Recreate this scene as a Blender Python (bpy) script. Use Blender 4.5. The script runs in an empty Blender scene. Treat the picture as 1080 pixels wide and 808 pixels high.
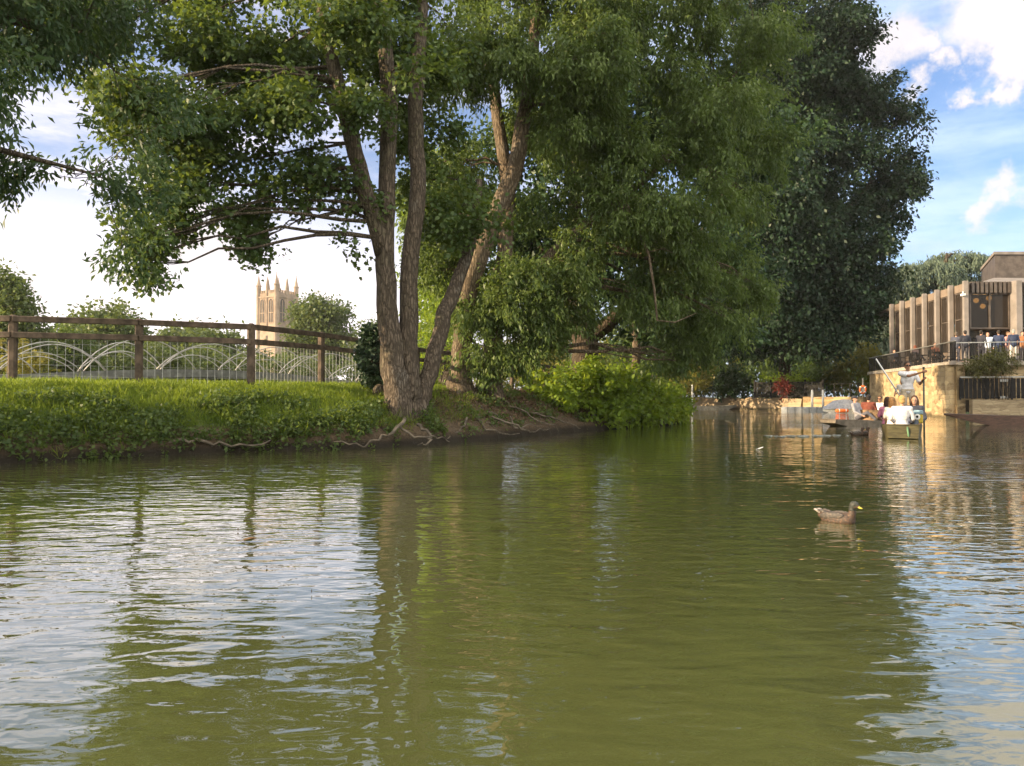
import bpy, bmesh, math, random
import numpy as np
from mathutils import Vector, Matrix, noise
R = math.radians
random.seed(7)
rng = np.random.default_rng(11)
S = bpy.context.scene
COL = S.collection

# ---------------------------------------------------------------- camera (phone held about a metre above the river)
F, CX, CY, CAMZ = 811.0, 540.0, 404.0, 1.05
PITCH = math.atan(15 / F)
cam_d = bpy.data.cameras.new('camera'); cam = bpy.data.objects.new('camera', cam_d); COL.objects.link(cam)
cam_d.sensor_width = 36; cam_d.lens = F / 1080 * 36; cam_d.clip_end = 6000; cam_d.clip_start = 0.05
cam.location = (0, 0, CAMZ); cam.rotation_euler = (math.pi / 2 + PITCH, 0, 0)
S.camera = cam

def P(px, py, Y):
    """survey helper: the point seen at photo pixel (px, py) that stands Y metres out"""
    u, v = (px - CX) / F, (CY - py) / F
    dy = math.cos(PITCH) - v * math.sin(PITCH); dz = math.sin(PITCH) + v * math.cos(PITCH)
    return Vector((u / dy * Y, Y, CAMZ + dz / dy * Y))

# ---------------------------------------------------------------- render / view
S.view_settings.view_transform = 'Standard'; S.view_settings.look = 'None'
S.view_settings.exposure = 1.48; S.view_settings.gamma = 1
S.render.engine = 'CYCLES'
S.cycles.max_bounces = 6; S.cycles.diffuse_bounces = 3; S.cycles.glossy_bounces = 3
S.cycles.transmission_bounces = 4; S.cycles.transparent_max_bounces = 4
S.cycles.caustics_reflective = False; S.cycles.caustics_refractive = False
S.cycles.use_denoising = True

# ---------------------------------------------------------------- light
SUN_EL = R(14.0)
SUN_AZ = math.atan2(-0.955, -0.29)          # from +Y clockwise, towards +X: the sun is low on the left
sun_dir = Vector((math.sin(SUN_AZ) * math.cos(SUN_EL), math.cos(SUN_AZ) * math.cos(SUN_EL), math.sin(SUN_EL)))
ld = bpy.data.lights.new('sun', 'SUN'); lo = bpy.data.objects.new('sun', ld); COL.objects.link(lo)
ld.energy = 4.5; ld.angle = R(0.5); ld.color = (1.0, 0.77, 0.48)
lo.rotation_euler = sun_dir.to_track_quat('Z', 'Y').to_euler(); lo.location = (-30, -40, 30)

W = bpy.data.worlds.new('World'); S.world = W; W.use_nodes = True
nt = W.node_tree; nt.nodes.clear()
def N(t, kind, **kw):
    n = t.nodes.new(kind)
    for k, v in kw.items():
        if k in ('op',): n.operation = v
        elif hasattr(n, k): setattr(n, k, v)
        else: n.inputs[k].default_value = v
    return n
def math_n(t, op, a, b=None, clamp=False):
    n = t.nodes.new('ShaderNodeMath'); n.operation = op; n.use_clamp = clamp
    for i, x in enumerate((a, b)):
        if x is None: continue
        if isinstance(x, (int, float)): n.inputs[i].default_value = x
        else: t.links.new(x, n.inputs[i])
    return n.outputs[0]
def mapr(t, v, a, b, c=0.0, d=1.0, smooth=True):
    n = t.nodes.new('ShaderNodeMapRange'); n.interpolation_type = 'SMOOTHSTEP' if smooth else 'LINEAR'
    t.links.new(v, n.inputs[0]); n.inputs[1].default_value = a; n.inputs[2].default_value = b
    n.inputs[3].default_value = c; n.inputs[4].default_value = d
    return n.outputs[0]
def mixc(t, f, a, b, blend='MIX'):
    n = t.nodes.new('ShaderNodeMix'); n.data_type = 'RGBA'; n.blend_type = blend
    if isinstance(f, (int, float)): n.inputs[0].default_value = f
    else: t.links.new(f, n.inputs[0])
    for i, x in ((6, a), (7, b)):
        if isinstance(x, tuple): n.inputs[i].default_value = (*x[:3], 1)
        else: t.links.new(x, n.inputs[i])
    return n.outputs[2]

sky = N(nt, 'ShaderNodeTexSky'); sky.sky_type = 'NISHITA'; sky.sun_disc = False
sky.sun_elevation = SUN_EL; sky.sun_rotation = SUN_AZ; sky.air_density = 1.0; sky.dust_density = 1.2; sky.ozone_density = 1.5
tc = N(nt, 'ShaderNodeTexCoord'); D_ = tc.outputs['Generated']
sx = N(nt, 'ShaderNodeSeparateXYZ'); nt.links.new(D_, sx.inputs[0])
zz = math_n(nt, 'ADD', math_n(nt, 'MAXIMUM', sx.outputs[2], 0.0), 0.16)
cb = N(nt, 'ShaderNodeCombineXYZ')
nt.links.new(math_n(nt, 'DIVIDE', sx.outputs[0], zz), cb.inputs[0]); nt.links.new(math_n(nt, 'DIVIDE', sx.outputs[1], zz), cb.inputs[1])
n1 = N(nt, 'ShaderNodeTexNoise', Scale=1.15, Detail=8.0, Roughness=0.56, Distortion=0.3); nt.links.new(cb.outputs[0], n1.inputs['Vector'])
n2 = N(nt, 'ShaderNodeTexNoise', Scale=7.0, Detail=7.0, Roughness=0.58); nt.links.new(D_, n2.inputs['Vector'])
mp = N(nt, 'ShaderNodeMapping'); mp.inputs['Scale'].default_value = (0.8, 0.8, 3.6); mp.inputs['Rotation'].default_value = (R(9), R(8), 0)
nt.links.new(D_, mp.inputs['Vector'])
n3 = N(nt, 'ShaderNodeTexNoise', Scale=4.2, Detail=6.0, Roughness=0.6); nt.links.new(mp.outputs[0], n3.inputs['Vector'])
# side: 0 towards the hazy left, 1 towards the blue right
side = mapr(nt, sx.outputs[0], -0.30, 0.42)
# thin haze near the horizon and broad streaks
streak = mapr(nt, n3.outputs['Fac'], 0.42, 0.72)
veil_l = mapr(nt, n3.outputs['Fac'], 0.36, 0.64, 0.12, 1.0)
horizon = mapr(nt, sx.outputs[2], 0.0, 0.30, 1.0, 0.0)
veil_l = math_n(nt, 'MAXIMUM', veil_l, mapr(nt, sx.outputs[2], .34, .10, 0, .85))
veil_l = math_n(nt, 'MULTIPLY', veil_l, mapr(nt, sx.outputs[2], .42, .16, .5, 1.0))
veil = math_n(nt, 'ADD', math_n(nt, 'MULTIPLY', veil_l, math_n(nt, 'SUBTRACT', 1.0, side)), math_n(nt, 'MULTIPLY', math_n(nt, 'MULTIPLY', streak, side), 0.62), True)
veil = math_n(nt, 'ADD', veil, math_n(nt, 'MULTIPLY', horizon, 0.16), True)
# cumulus: where the named cloud banks stand
nw = N(nt, 'ShaderNodeTexNoise', Scale=11.0, Detail=7.0, Roughness=0.62); nt.links.new(D_, nw.inputs['Vector'])
nw0 = N(nt, 'ShaderNodeVectorMath', operation='SUBTRACT'); nt.links.new(nw.outputs['Color'], nw0.inputs[0]); nw0.inputs[1].default_value = (.5, .5, .5)
nw1 = N(nt, 'ShaderNodeVectorMath', operation='MULTIPLY_ADD'); nt.links.new(nw0.outputs[0], nw1.inputs[0]); nw1.inputs[1].default_value = (.22, .22, .16); nt.links.new(D_, nw1.inputs[2])
def blob(px, py, r, soft=0.62):
    d = (P(px, py, 1.0) - Vector((0, 0, CAMZ))).normalized()
    v = N(nt, 'ShaderNodeVectorMath', operation='DISTANCE'); nt.links.new(nw1.outputs[0], v.inputs[0]); v.inputs[1].default_value = d
    e = math_n(nt, 'DIVIDE', v.outputs['Value'], r)
    e = math_n(nt, 'ADD', e, math_n(nt, 'MULTIPLY', math_n(nt, 'SUBTRACT', n2.outputs['Fac'], 0.5), 0.9))
    return mapr(nt, e, 1.0, soft, 0.0, 1.0)
cum = blob(1092, 15, 0.085)
for args in ((1078, 84, 0.05), (940, 44, 0.055, .3), (970, 36, .035, .2), (1000, 60, 0.03, .2), (1140, -70, 0.15), (984, 104, 0.03, .2), (1048, 216, 0.03, .1), (210, 250, 0.06, .3), (60, 270, .07, .3)):
    cum = math_n(nt, 'MAXIMUM', cum, math_n(nt, 'MULTIPLY', blob(*args), 0.92))
gen = math_n(nt, 'MULTIPLY', mapr(nt, n1.outputs['Fac'], 0.58, 0.74), 0.25)
cloud_s = mapr(nt, n2.outputs['Fac'], 0.35, 0.7)
cloud_col = mixc(nt, cloud_s, (4.4, 4.1, 4.2), (5.4, 4.8, 4.4))
blue = mixc(nt, 1.0, sky.outputs[0], (.78, .86, 1.08), 'MULTIPLY')
veil_col = mixc(nt, side, (6.9, 6.2, 6.4), (4.0, 4.75, 5.9))
c = mixc(nt, veil, blue, veil_col)
c = mixc(nt, math_n(nt, 'MULTIPLY', gen, side), c, cloud_col)
c = mixc(nt, cum, c, cloud_col)
# added fill: unseen sky overhead and behind the viewer brightened to front-light the canopies
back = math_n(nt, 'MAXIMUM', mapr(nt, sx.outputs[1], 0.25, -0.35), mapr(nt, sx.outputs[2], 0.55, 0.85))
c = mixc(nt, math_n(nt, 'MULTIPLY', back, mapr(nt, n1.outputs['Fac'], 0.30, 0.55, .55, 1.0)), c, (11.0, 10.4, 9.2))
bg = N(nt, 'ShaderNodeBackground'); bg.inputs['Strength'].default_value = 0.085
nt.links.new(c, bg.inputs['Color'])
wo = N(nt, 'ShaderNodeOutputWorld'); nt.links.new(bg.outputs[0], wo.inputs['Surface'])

# ---------------------------------------------------------------- materials
def new_mat(name):
    m = bpy.data.materials.new(name); m.use_nodes = True
    t = m.node_tree; b = t.nodes['Principled BSDF']
    return m, t, b
def mat(name, col, rough=0.6, var=0.25, scale=6.0, bump=0.0, bscale=30.0, metal=0.0, spec=0.3, stretch=(1, 1, 1), col2=None, coord='Object', detail=5.0):
    m, t, b = new_mat(name)
    tcn = N(t, 'ShaderNodeTexCoord'); mpn = N(t, 'ShaderNodeMapping'); mpn.inputs['Scale'].default_value = stretch
    t.links.new(tcn.outputs[coord], mpn.inputs['Vector'])
    n = N(t, 'ShaderNodeTexNoise', Scale=scale, Detail=detail, Roughness=0.6); t.links.new(mpn.outputs[0], n.inputs['Vector'])
    c2 = col2 or tuple(x * (1 - var) for x in col)
    c1 = col if col2 else tuple(min(1, x * (1 + var)) for x in col)
    t.links.new(mixc(t, mapr(t, n.outputs['Fac'], 0.36, 0.64), c2, c1), b.inputs['Base Color'])
    b.inputs['Roughness'].default_value = rough; b.inputs['Metallic'].default_value = metal; b.inputs['Specular IOR Level'].default_value = spec
    if bump:
        n2_ = N(t, 'ShaderNodeTexNoise', Scale=bscale, Detail=6.0, Roughness=0.65); t.links.new(mpn.outputs[0], n2_.inputs['Vector'])
        bp = N(t, 'ShaderNodeBump', Strength=1.0, Distance=bump); t.links.new(n2_.outputs['Fac'], bp.inputs['Height'])
        t.links.new(bp.outputs[0], b.inputs['Normal'])
    return m

def leaf_mat(name, dark, light, trans, tf=0.38, rough=0.45):
    m, t, b = new_mat(name)
    a = N(t, 'ShaderNodeAttribute'); a.attribute_name = 'tint'
    f = a.outputs['Fac']
    t.links.new(mixc(t, f, dark, light), b.inputs['Base Color'])
    b.inputs['Roughness'].default_value = rough; b.inputs['Specular IOR Level'].default_value = 0.25
    tr = N(t, 'ShaderNodeBsdfTranslucent')
    t.links.new(mixc(t, f, tuple(x * 0.7 for x in trans), trans), tr.inputs['Color'])
    mx = N(t, 'ShaderNodeMixShader'); mx.inputs[0].default_value = tf
    t.links.new(b.outputs[0], mx.inputs[1]); t.links.new(tr.outputs[0], mx.inputs[2])
    t.links.new(mx.outputs[0], t.nodes['Material Output'].inputs['Surface'])
    return m

M = {}
M['leaf_ash'] = leaf_mat('ash_leaf', (.042, .078, .026), (.15, .205, .055), (0.2, 0.28, 0.045), .36)
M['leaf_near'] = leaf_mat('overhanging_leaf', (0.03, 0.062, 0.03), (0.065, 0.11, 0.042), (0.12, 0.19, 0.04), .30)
M['leaf_maple'] = leaf_mat('maple_leaf', (.034, .07, .024), (.09, .135, .04), (.22, .29, .035), .34)
M['leaf_dark'] = leaf_mat('dark_leaf', (0.022, 0.052, 0.028), (0.055, 0.1, 0.04), (0.09, 0.14, 0.035), .28)
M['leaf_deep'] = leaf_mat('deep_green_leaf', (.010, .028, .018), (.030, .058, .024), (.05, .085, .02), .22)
M['leaf_mid'] = leaf_mat('mid_leaf', (.036, .07, .024), (.10, .14, .035), (.2, .27, .04), .38)
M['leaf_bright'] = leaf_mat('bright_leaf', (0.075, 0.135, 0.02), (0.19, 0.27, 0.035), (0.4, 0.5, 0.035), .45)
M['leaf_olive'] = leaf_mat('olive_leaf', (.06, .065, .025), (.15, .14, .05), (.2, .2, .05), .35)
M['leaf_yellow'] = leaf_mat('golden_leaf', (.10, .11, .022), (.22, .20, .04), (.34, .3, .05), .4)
M['leaf_key'] = leaf_mat('seed_key', (.11, .15, .03), (.2, .23, .07), (.3, .34, .08), .35)
M['leaf_far'] = leaf_mat('far_leaf', (.045, .08, .03), (.12, .15, .045), (.2, .25, .05), .35)
M['leaf_cedar'] = leaf_mat('cedar_needle', (.052, .082, .062), (.14, .175, .115), (.1, .14, .08), .2, .6)
M['leaf_red'] = leaf_mat('red_leaf', (.09, .02, .018), (.20, .05, .04), (.25, .06, .04), .35)
M['leaf_grass'] = leaf_mat('grass_blade', (0.065, 0.125, 0.014), (0.18, 0.24, 0.03), (0.34, 0.42, 0.035), .42)
M['leaf_ivy'] = leaf_mat('ivy_leaf', (.014, .03, .016), (.03, .055, .025), (.03, .06, .02), .15)
M['bark'] = mat('bark', (.105, .082, .062), .9, .42, 3.0, 0.035, 16, stretch=(3.2, 3.2, .55))
M['bark_pale'] = mat('pale_bark', (.17, .13, .09), .9, .4, 3.0, 0.03, 16, stretch=(3, 3, .5))
M['bark_dark'] = mat('dark_bark', (.085, .064, .045), .9, .4, 3.0, 0.03, 14, stretch=(3, 3, .6))
M['root'] = mat('root_bark', (.11, .09, .068), .9, .45, 6.0, 0.012, 30)
M['wood'] = mat('weathered_fence_wood', (.092, .066, .048), .8, .4, 5.0, 0.006, 40, stretch=(1, 1, 1))
M['wire'] = mat('galvanised_wire', (.42, .42, .40), .45, .2, 8, metal=.7)
M['hoop'] = mat('galvanised_hoop', (.40, .385, .37), .42, .18, 5, metal=.45, spec=.5)
M['deckmetal'] = mat('grey_deck_metal', (.20, .20, .19), .6, .25, 4)
M['stone_tower'] = mat('tower_limestone', (.27, .20, .15), .9, .2, .35, .05, 1.2)
M['louvre'] = mat('dark_louvre', (.06, .05, .045), .8, .3, 2)
M['lead'] = mat('lead_roof', (.12, .12, .13), .6, .2, 2)
M['concrete'] = mat('pale_concrete', (.205, .18, .165), .85, .15, 1.4, .004, 20)
M['bronze'] = mat('bronze_panel', (.105, .085, .072), .5, .25, 2.0, metal=.3)
M['beige_panel'] = mat('beige_panel', (.185, .142, .11), .75, .15, 1.5)
M['blackmetal'] = mat('black_metal', (.016, .015, .015), .6, .3, 8, spec=.12)
M['greymetal'] = mat('grey_rail_metal', (.30, .30, .29), .4, .15, 8, metal=.6)
M['paving'] = mat('terrace_paving', (.32, .28, .23), .85, .2, 3)
M['mud'] = mat('mud', (.06, .045, .03), .85, .3, 4, .03, 9)
M['punt_wood'] = mat('punt_mahogany', (.085, .045, .032), .45, .35, 5, stretch=(1, 6, 6), spec=.5)
M['punt_green'] = mat('punt_olive_wood', (.07, .06, .028), .5, .3, 4, stretch=(6, 1, 6))
M['punt_grey'] = mat('punt_grey_wood', (.14, .115, .09), .6, .3, 5)
M['punt_in'] = mat('punt_inside_wood', (.19, .115, .06), .6, .3, 6)
M['cushion'] = mat('red_cushion', (.40, .025, .03), .8, .2, 10)
M['tarp'] = mat('grey_tarpaulin', (.26, .27, .30), .7, .2, 4, .01, 9)
M['orange'] = mat('orange_plastic', (.75, .16, .035), .5, .12, 8)
M['pontoon'] = mat('grey_pontoon_plastic', (.24, .25, .26), .6, .18, 6)
M['white'] = mat('white_paint', (.72, .71, .68), .5, .1, 6)
M['leafbrown'] = mat('dead_leaf', (.12, .07, .03), .7, .3, 20)
M['wake_pale'] = mat('pale_wake', (.19, .20, .17), .25, .35, 14, .01, 30, spec=.6)
M['alu'] = mat('aluminium_pole', (.55, .55, .54), .35, .1, 6, metal=.7)

def bark_mat(name, col, sc=1.0, moss=.25):
    m, t, b = new_mat(name); tcn = N(t, 'ShaderNodeTexCoord'); mp_ = N(t, 'ShaderNodeMapping'); mp_.inputs['Scale'].default_value = (16 * sc, 16 * sc, 3.2 * sc); t.links.new(tcn.outputs['Object'], mp_.inputs['Vector'])
    wn = N(t, 'ShaderNodeTexNoise', Scale=1.2, Detail=3.0); t.links.new(mp_.outputs[0], wn.inputs['Vector'])
    wv = N(t, 'ShaderNodeVectorMath', operation='MULTIPLY_ADD'); t.links.new(wn.outputs['Color'], wv.inputs[0]); wv.inputs[1].default_value = (1.2, 1.2, 1.2); t.links.new(mp_.outputs[0], wv.inputs[2])
    v = N(t, 'ShaderNodeTexVoronoi', Scale=1.0); v.feature = 'DISTANCE_TO_EDGE'; t.links.new(wv.outputs[0], v.inputs['Vector'])
    crack = mapr(t, v.outputs['Distance'], .0, .22)
    n = N(t, 'ShaderNodeTexNoise', Scale=11.0, Detail=7.0, Roughness=.7); t.links.new(tcn.outputs['Object'], n.inputs['Vector'])
    nb = N(t, 'ShaderNodeTexNoise', Scale=1.3, Detail=4.0); t.links.new(tcn.outputs['Object'], nb.inputs['Vector'])
    c_ = mixc(t, mapr(t, n.outputs['Fac'], .3, .7), tuple(x * .62 for x in col), tuple(x * 1.35 for x in col))
    c_ = mixc(t, math_n(t, 'MULTIPLY', mapr(t, nb.outputs['Fac'], .5, .68), moss), c_, (.07, .085, .035))
    c_ = mixc(t, mapr(t, nb.outputs['Fac'], .42, .28, 0, .35), c_, (.24, .23, .2))
    c_ = mixc(t, crack, tuple(x * .5 for x in col), c_)
    t.links.new(c_, b.inputs['Base Color']); b.inputs['Roughness'].default_value = .92; b.inputs['Specular IOR Level'].default_value = .15
    bp = N(t, 'ShaderNodeBump', Strength=1.0, Distance=.035); t.links.new(math_n(t, 'ADD', math_n(t, 'MULTIPLY', crack, .7), math_n(t, 'MULTIPLY', n.outputs['Fac'], .6)), bp.inputs['Height']); t.links.new(bp.outputs[0], b.inputs['Normal'])
    return m
M['bark'] = bark_mat('bark', (.12, .095, .072)); M['bark_pale'] = bark_mat('pale_bark', (.185, .142, .10), .9, .15); M['bark_dark'] = bark_mat('dark_bark', (.085, .064, .045), .6, .3)
def glass_mat(name, tint, see=0.25):
    m, t, b = new_mat(name)
    b.inputs['Base Color'].default_value = (*tint, 1); b.inputs['Roughness'].default_value = .06; b.inputs['Specular IOR Level'].default_value = .16
    tcn = N(t, 'ShaderNodeTexCoord')
    n = N(t, 'ShaderNodeTexNoise', Scale=.6, Detail=2.0); t.links.new(tcn.outputs['Object'], n.inputs['Vector'])
    bp = N(t, 'ShaderNodeBump', Strength=.4, Distance=.01); t.links.new(n.outputs['Fac'], bp.inputs['Height']); t.links.new(bp.outputs[0], b.inputs['Normal'])
    tp = N(t, 'ShaderNodeBsdfTransparent'); tp.inputs['Color'].default_value = (.75, .72, .65, 1)
    mx = N(t, 'ShaderNodeMixShader'); mx.inputs[0].default_value = see
    t.links.new(b.outputs[0], mx.inputs[1]); t.links.new(tp.outputs[0], mx.inputs[2])
    t.links.new(mx.outputs[0], t.nodes['Material Output'].inputs['Surface'])
    return m
M['glass'] = glass_mat('bronze_glass', (.028, .022, .018), .12)
M['glass_clear'] = glass_mat('clear_glass', (.05, .05, .045), .45)

def stone_wall_mat(name, c1, c2, mortar, scale=1.0):
    m, t, b = new_mat(name)
    tcn = N(t, 'ShaderNodeTexCoord'); geo = tcn.outputs['Object']
    sp = N(t, 'ShaderNodeSeparateXYZ'); t.links.new(geo, sp.inputs[0])
    cbn = N(t, 'ShaderNodeCombineXYZ')
    t.links.new(math_n(t, 'ADD', sp.outputs[0], sp.outputs[1]), cbn.inputs[0]); t.links.new(sp.outputs[2], cbn.inputs[1])
    wn = N(t, 'ShaderNodeTexNoise', Scale=2.5, Detail=3.0); t.links.new(cbn.outputs[0], wn.inputs['Vector'])
    wv = N(t, 'ShaderNodeVectorMath', operation='MULTIPLY_ADD'); t.links.new(wn.outputs['Color'], wv.inputs[0]); wv.inputs[1].default_value = (.08, .06, 0); t.links.new(cbn.outputs[0], wv.inputs[2])
    mpv = N(t, 'ShaderNodeMapping'); mpv.inputs['Scale'].default_value = (1.8 * scale, 4.3 * scale, 1); t.links.new(wv.outputs[0], mpv.inputs['Vector'])
    br = N(t, 'ShaderNodeTexVoronoi', Scale=1.0); br.voronoi_dimensions = '2D'; br.inputs['Randomness'].default_value = .8; t.links.new(mpv.outputs[0], br.inputs['Vector'])
    be = N(t, 'ShaderNodeTexVoronoi', Scale=1.0); be.voronoi_dimensions = '2D'; be.feature = 'DISTANCE_TO_EDGE'; be.inputs['Randomness'].default_value = .8; t.links.new(mpv.outputs[0], be.inputs['Vector'])
    bs = N(t, 'ShaderNodeSeparateXYZ'); t.links.new(br.outputs['Color'], bs.inputs[0]); edge = mapr(t, be.outputs['Distance'], .10, .0)
    stones = mixc(t, edge, mixc(t, bs.outputs[0], c2, c1), mortar)
    nn = N(t, 'ShaderNodeTexNoise', Scale=9.0, Detail=6.0, Roughness=.7); t.links.new(geo, nn.inputs['Vector'])
    big = N(t, 'ShaderNodeTexNoise', Scale=.7, Detail=4.0); t.links.new(geo, big.inputs['Vector'])
    cc = mixc(t, math_n(t, 'MULTIPLY', mapr(t, nn.outputs['Fac'], .4, .7), .6), stones, mortar)
    cc = mixc(t, math_n(t, 'MULTIPLY', mapr(t, big.outputs['Fac'], .45, .7), .35), cc, tuple(x * .55 for x in c2))
    # tide line: damp, algae-dark stone just above the water
    gp = N(t, 'ShaderNodeNewGeometry'); sp2 = N(t, 'ShaderNodeSeparateXYZ'); t.links.new(gp.outputs['Position'], sp2.inputs[0])
    damp = mapr(t, math_n(t, 'ADD', sp2.outputs[2], math_n(t, 'MULTIPLY', nn.outputs['Fac'], .12)), .32, .12)
    cc = mixc(t, math_n(t, 'MULTIPLY', damp, .75), cc, (.05, .045, .025))
    t.links.new(cc, b.inputs['Base Color']); b.inputs['Roughness'].default_value = .92; b.inputs['Specular IOR Level'].default_value = .15
    h = math_n(t, 'ADD', math_n(t, 'MULTIPLY', edge, -.6), nn.outputs['Fac'])
    bp = N(t, 'ShaderNodeBump', Strength=1.0, Distance=.03); t.links.new(h, bp.inputs['Height']); t.links.new(bp.outputs[0], b.inputs['Normal'])
    return m
M['wall_gold'] = stone_wall_mat('coursed_limestone', (.56, .42, .24), (.21, .14, .075), (.40, .31, .19))
M['wall_low'] = stone_wall_mat('low_rubble_stone', (.42, .335, .22), (.22, .165, .105), (.33, .26, .17), 1.9)
M['wall_rubble'] = stone_wall_mat('rubble_stone', (.42, .33, .22), (.27, .20, .13), (.33, .26, .18), .8)

# ---------------------------------------------------------------- mesh builder
class MB:
    def __init__(self): self.v = []; self.f = []
    def add(self, vs, fs):
        o = len(self.v); self.v += [tuple(x) for x in vs]; self.f += [tuple(i + o for i in f) for f in fs]; return self
    def box(self, c, s, rz=0.0, rx=0.0, ry=0.0, bev=0.0):
        m = Matrix.Rotation(rz, 3, 'Z') @ Matrix.Rotation(ry, 3, 'Y') @ Matrix.Rotation(rx, 3, 'X'); c = Vector(c)
        hx, hy, hz = s[0] / 2, s[1] / 2, s[2] / 2
        if bev <= 0:
            vs = [c + m @ Vector((x * hx, y * hy, z * hz)) for z in (-1, 1) for x, y in ((-1, -1), (1, -1), (1, 1), (-1, 1))]
            return self.add(vs, [(0, 3, 2, 1), (4, 5, 6, 7), (0, 1, 5, 4), (1, 2, 6, 5), (2, 3, 7, 6), (3, 0, 4, 7)])
        b = min(bev, hx * .45, hy * .45, hz * .45)
        def ring(z, ins):
            ax, ay = hx - ins, hy - ins
            return [(ax - b, -ay), (ax, -ay + b), (ax, ay - b), (ax - b, ay), (-ax + b, ay), (-ax, ay - b), (-ax, -ay + b), (-ax + b, -ay)], z
        vs, fs = [], []
        for pts, z in (ring(-hz, b), ring(-hz + b, 0), ring(hz - b, 0), ring(hz, b)):
            vs += [c + m @ Vector((x, y, z)) for x, y in pts]
        for r in range(3):
            for k in range(8): fs.append((r * 8 + k, r * 8 + (k + 1) % 8, r * 8 + 8 + (k + 1) % 8, r * 8 + 8 + k))
        fs.append(tuple(range(7, -1, -1))); fs.append(tuple(range(24, 32)))
        return self.add(vs, fs)
    def tube(self, pts, rad, n=8, jit=0.0, cap=True, seed=0):
        rr = random.Random(seed); pts = [Vector(p) for p in pts]
        if isinstance(rad, (int, float)): rad = [rad] * len(pts)
        t0 = (pts[1] - pts[0]).normalized(); up = Vector((0, 0, 1)) if abs(t0.z) < .9 else Vector((1, 0, 0))
        a = t0.cross(up).normalized(); vs, fs = [], []
        lob = [1 + rr.uniform(-jit, jit) for _ in range(n)]
        for i, p in enumerate(pts):
            t = ((pts[min(i + 1, len(pts) - 1)] - pts[max(i - 1, 0)])).normalized()
            a = (a - t * a.dot(t)).normalized(); b = t.cross(a)
            for k in range(n):
                w = 2 * math.pi * k / n
                r = rad[i] * lob[k] * (1 + rr.uniform(-jit, jit) * .35)
                vs.append(p + (a * math.cos(w) + b * math.sin(w)) * r)
        for i in range(len(pts) - 1):
            for k in range(n): fs.append((i * n + k, i * n + (k + 1) % n, (i + 1) * n + (k + 1) % n, (i + 1) * n + k))
        if cap: fs.append(tuple(range(n - 1, -1, -1))); fs.append(tuple((len(pts) - 1) * n + k for k in range(n)))
        return self.add(vs, fs)
    def ell(self, c, r, nu=14, nv=9, rot=None):
        c = Vector(c); vs, fs = [], []
        rot = rot or Matrix.Identity(3)
        for j in range(nv + 1):
            th = math.pi * j / nv
            for i in range(nu):
                ph = 2 * math.pi * i / nu
                vs.append(c + rot @ Vector((r[0] * math.sin(th) * math.cos(ph), r[1] * math.sin(th) * math.sin(ph), r[2] * math.cos(th))))
        for j in range(nv):
            for i in range(nu): fs.append((j * nu + i, (j + 1) * nu + i, (j + 1) * nu + (i + 1) % nu, j * nu + (i + 1) % nu))
        return self.add(vs, fs)
    def lathe(self, c, prof, n=12):
        c = Vector(c); vs, fs = [], []
        for r, z in prof:
            for k in range(n): w = 2 * math.pi * (k + .5) / n; vs.append(c + Vector((r * math.cos(w), r * math.sin(w), z)))
        for j in range(len(prof) - 1):
            for k in range(n): fs.append((j * n + k, j * n + (k + 1) % n, (j + 1) * n + (k + 1) % n, (j + 1) * n + k))
        fs.append(tuple(range(n - 1, -1, -1))); fs.append(tuple((len(prof) - 1) * n + k for k in range(n)))
        return self.add(vs, fs)
    def prism(self, poly, z0, z1):
        n = len(poly); vs = [(x, y, z0) for x, y in poly] + [(x, y, z1) for x, y in poly]
        return self.add(vs, [tuple(range(n - 1, -1, -1)), tuple(range(n, 2 * n))] + [(k, (k + 1) % n, n + (k + 1) % n, n + k) for k in range(n)])
    def mesh(self, name):
        me = bpy.data.meshes.new(name); me.from_pydata(self.v, [], self.f); me.validate(); me.update()
        return me
    def build(self, name, m, parent=None, smooth=False, fix=True):
        me = self.mesh(name)
        if fix:
            bm = bmesh.new(); bm.from_mesh(me); bmesh.ops.recalc_face_normals(bm, faces=bm.faces); bm.to_mesh(me); bm.free()
        if smooth: me.polygons.foreach_set('use_smooth', [True] * len(me.polygons))
        return link(name, me, m, parent)

def link(name, me, m, parent=None):
    o = bpy.data.objects.new(name, me); COL.objects.link(o)
    if m is not None: me.materials.append(m)
    if parent is not None: o.parent = parent
    return o
def tag(o, label=None, cat=None, group=None, kind=None):
    if label: o['label'] = label
    if cat: o['category'] = cat
    if group: o['group'] = group
    if kind: o['kind'] = kind
    return o
def empty(name, loc, rz=0.0, label=None, cat=None, group=None):
    o = bpy.data.objects.new(name, None); COL.objects.link(o); o.location = loc; o.rotation_euler = (0, 0, rz); o.empty_display_size = .2
    return tag(o, label, cat, group)
def copy_thing(root, loc, rz, label=None, group=None):
    r = root.copy(); COL.objects.link(r); r.location = loc; r.rotation_euler = (0, 0, rz)
    if label: r['label'] = label
    if group: r['group'] = group
    for ch in list(root.children):
        c_ = ch.copy(); COL.objects.link(c_); c_.parent = r
        for g in list(ch.children):
            d_ = g.copy(); COL.objects.link(d_); d_.parent = c_
    return r
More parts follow.
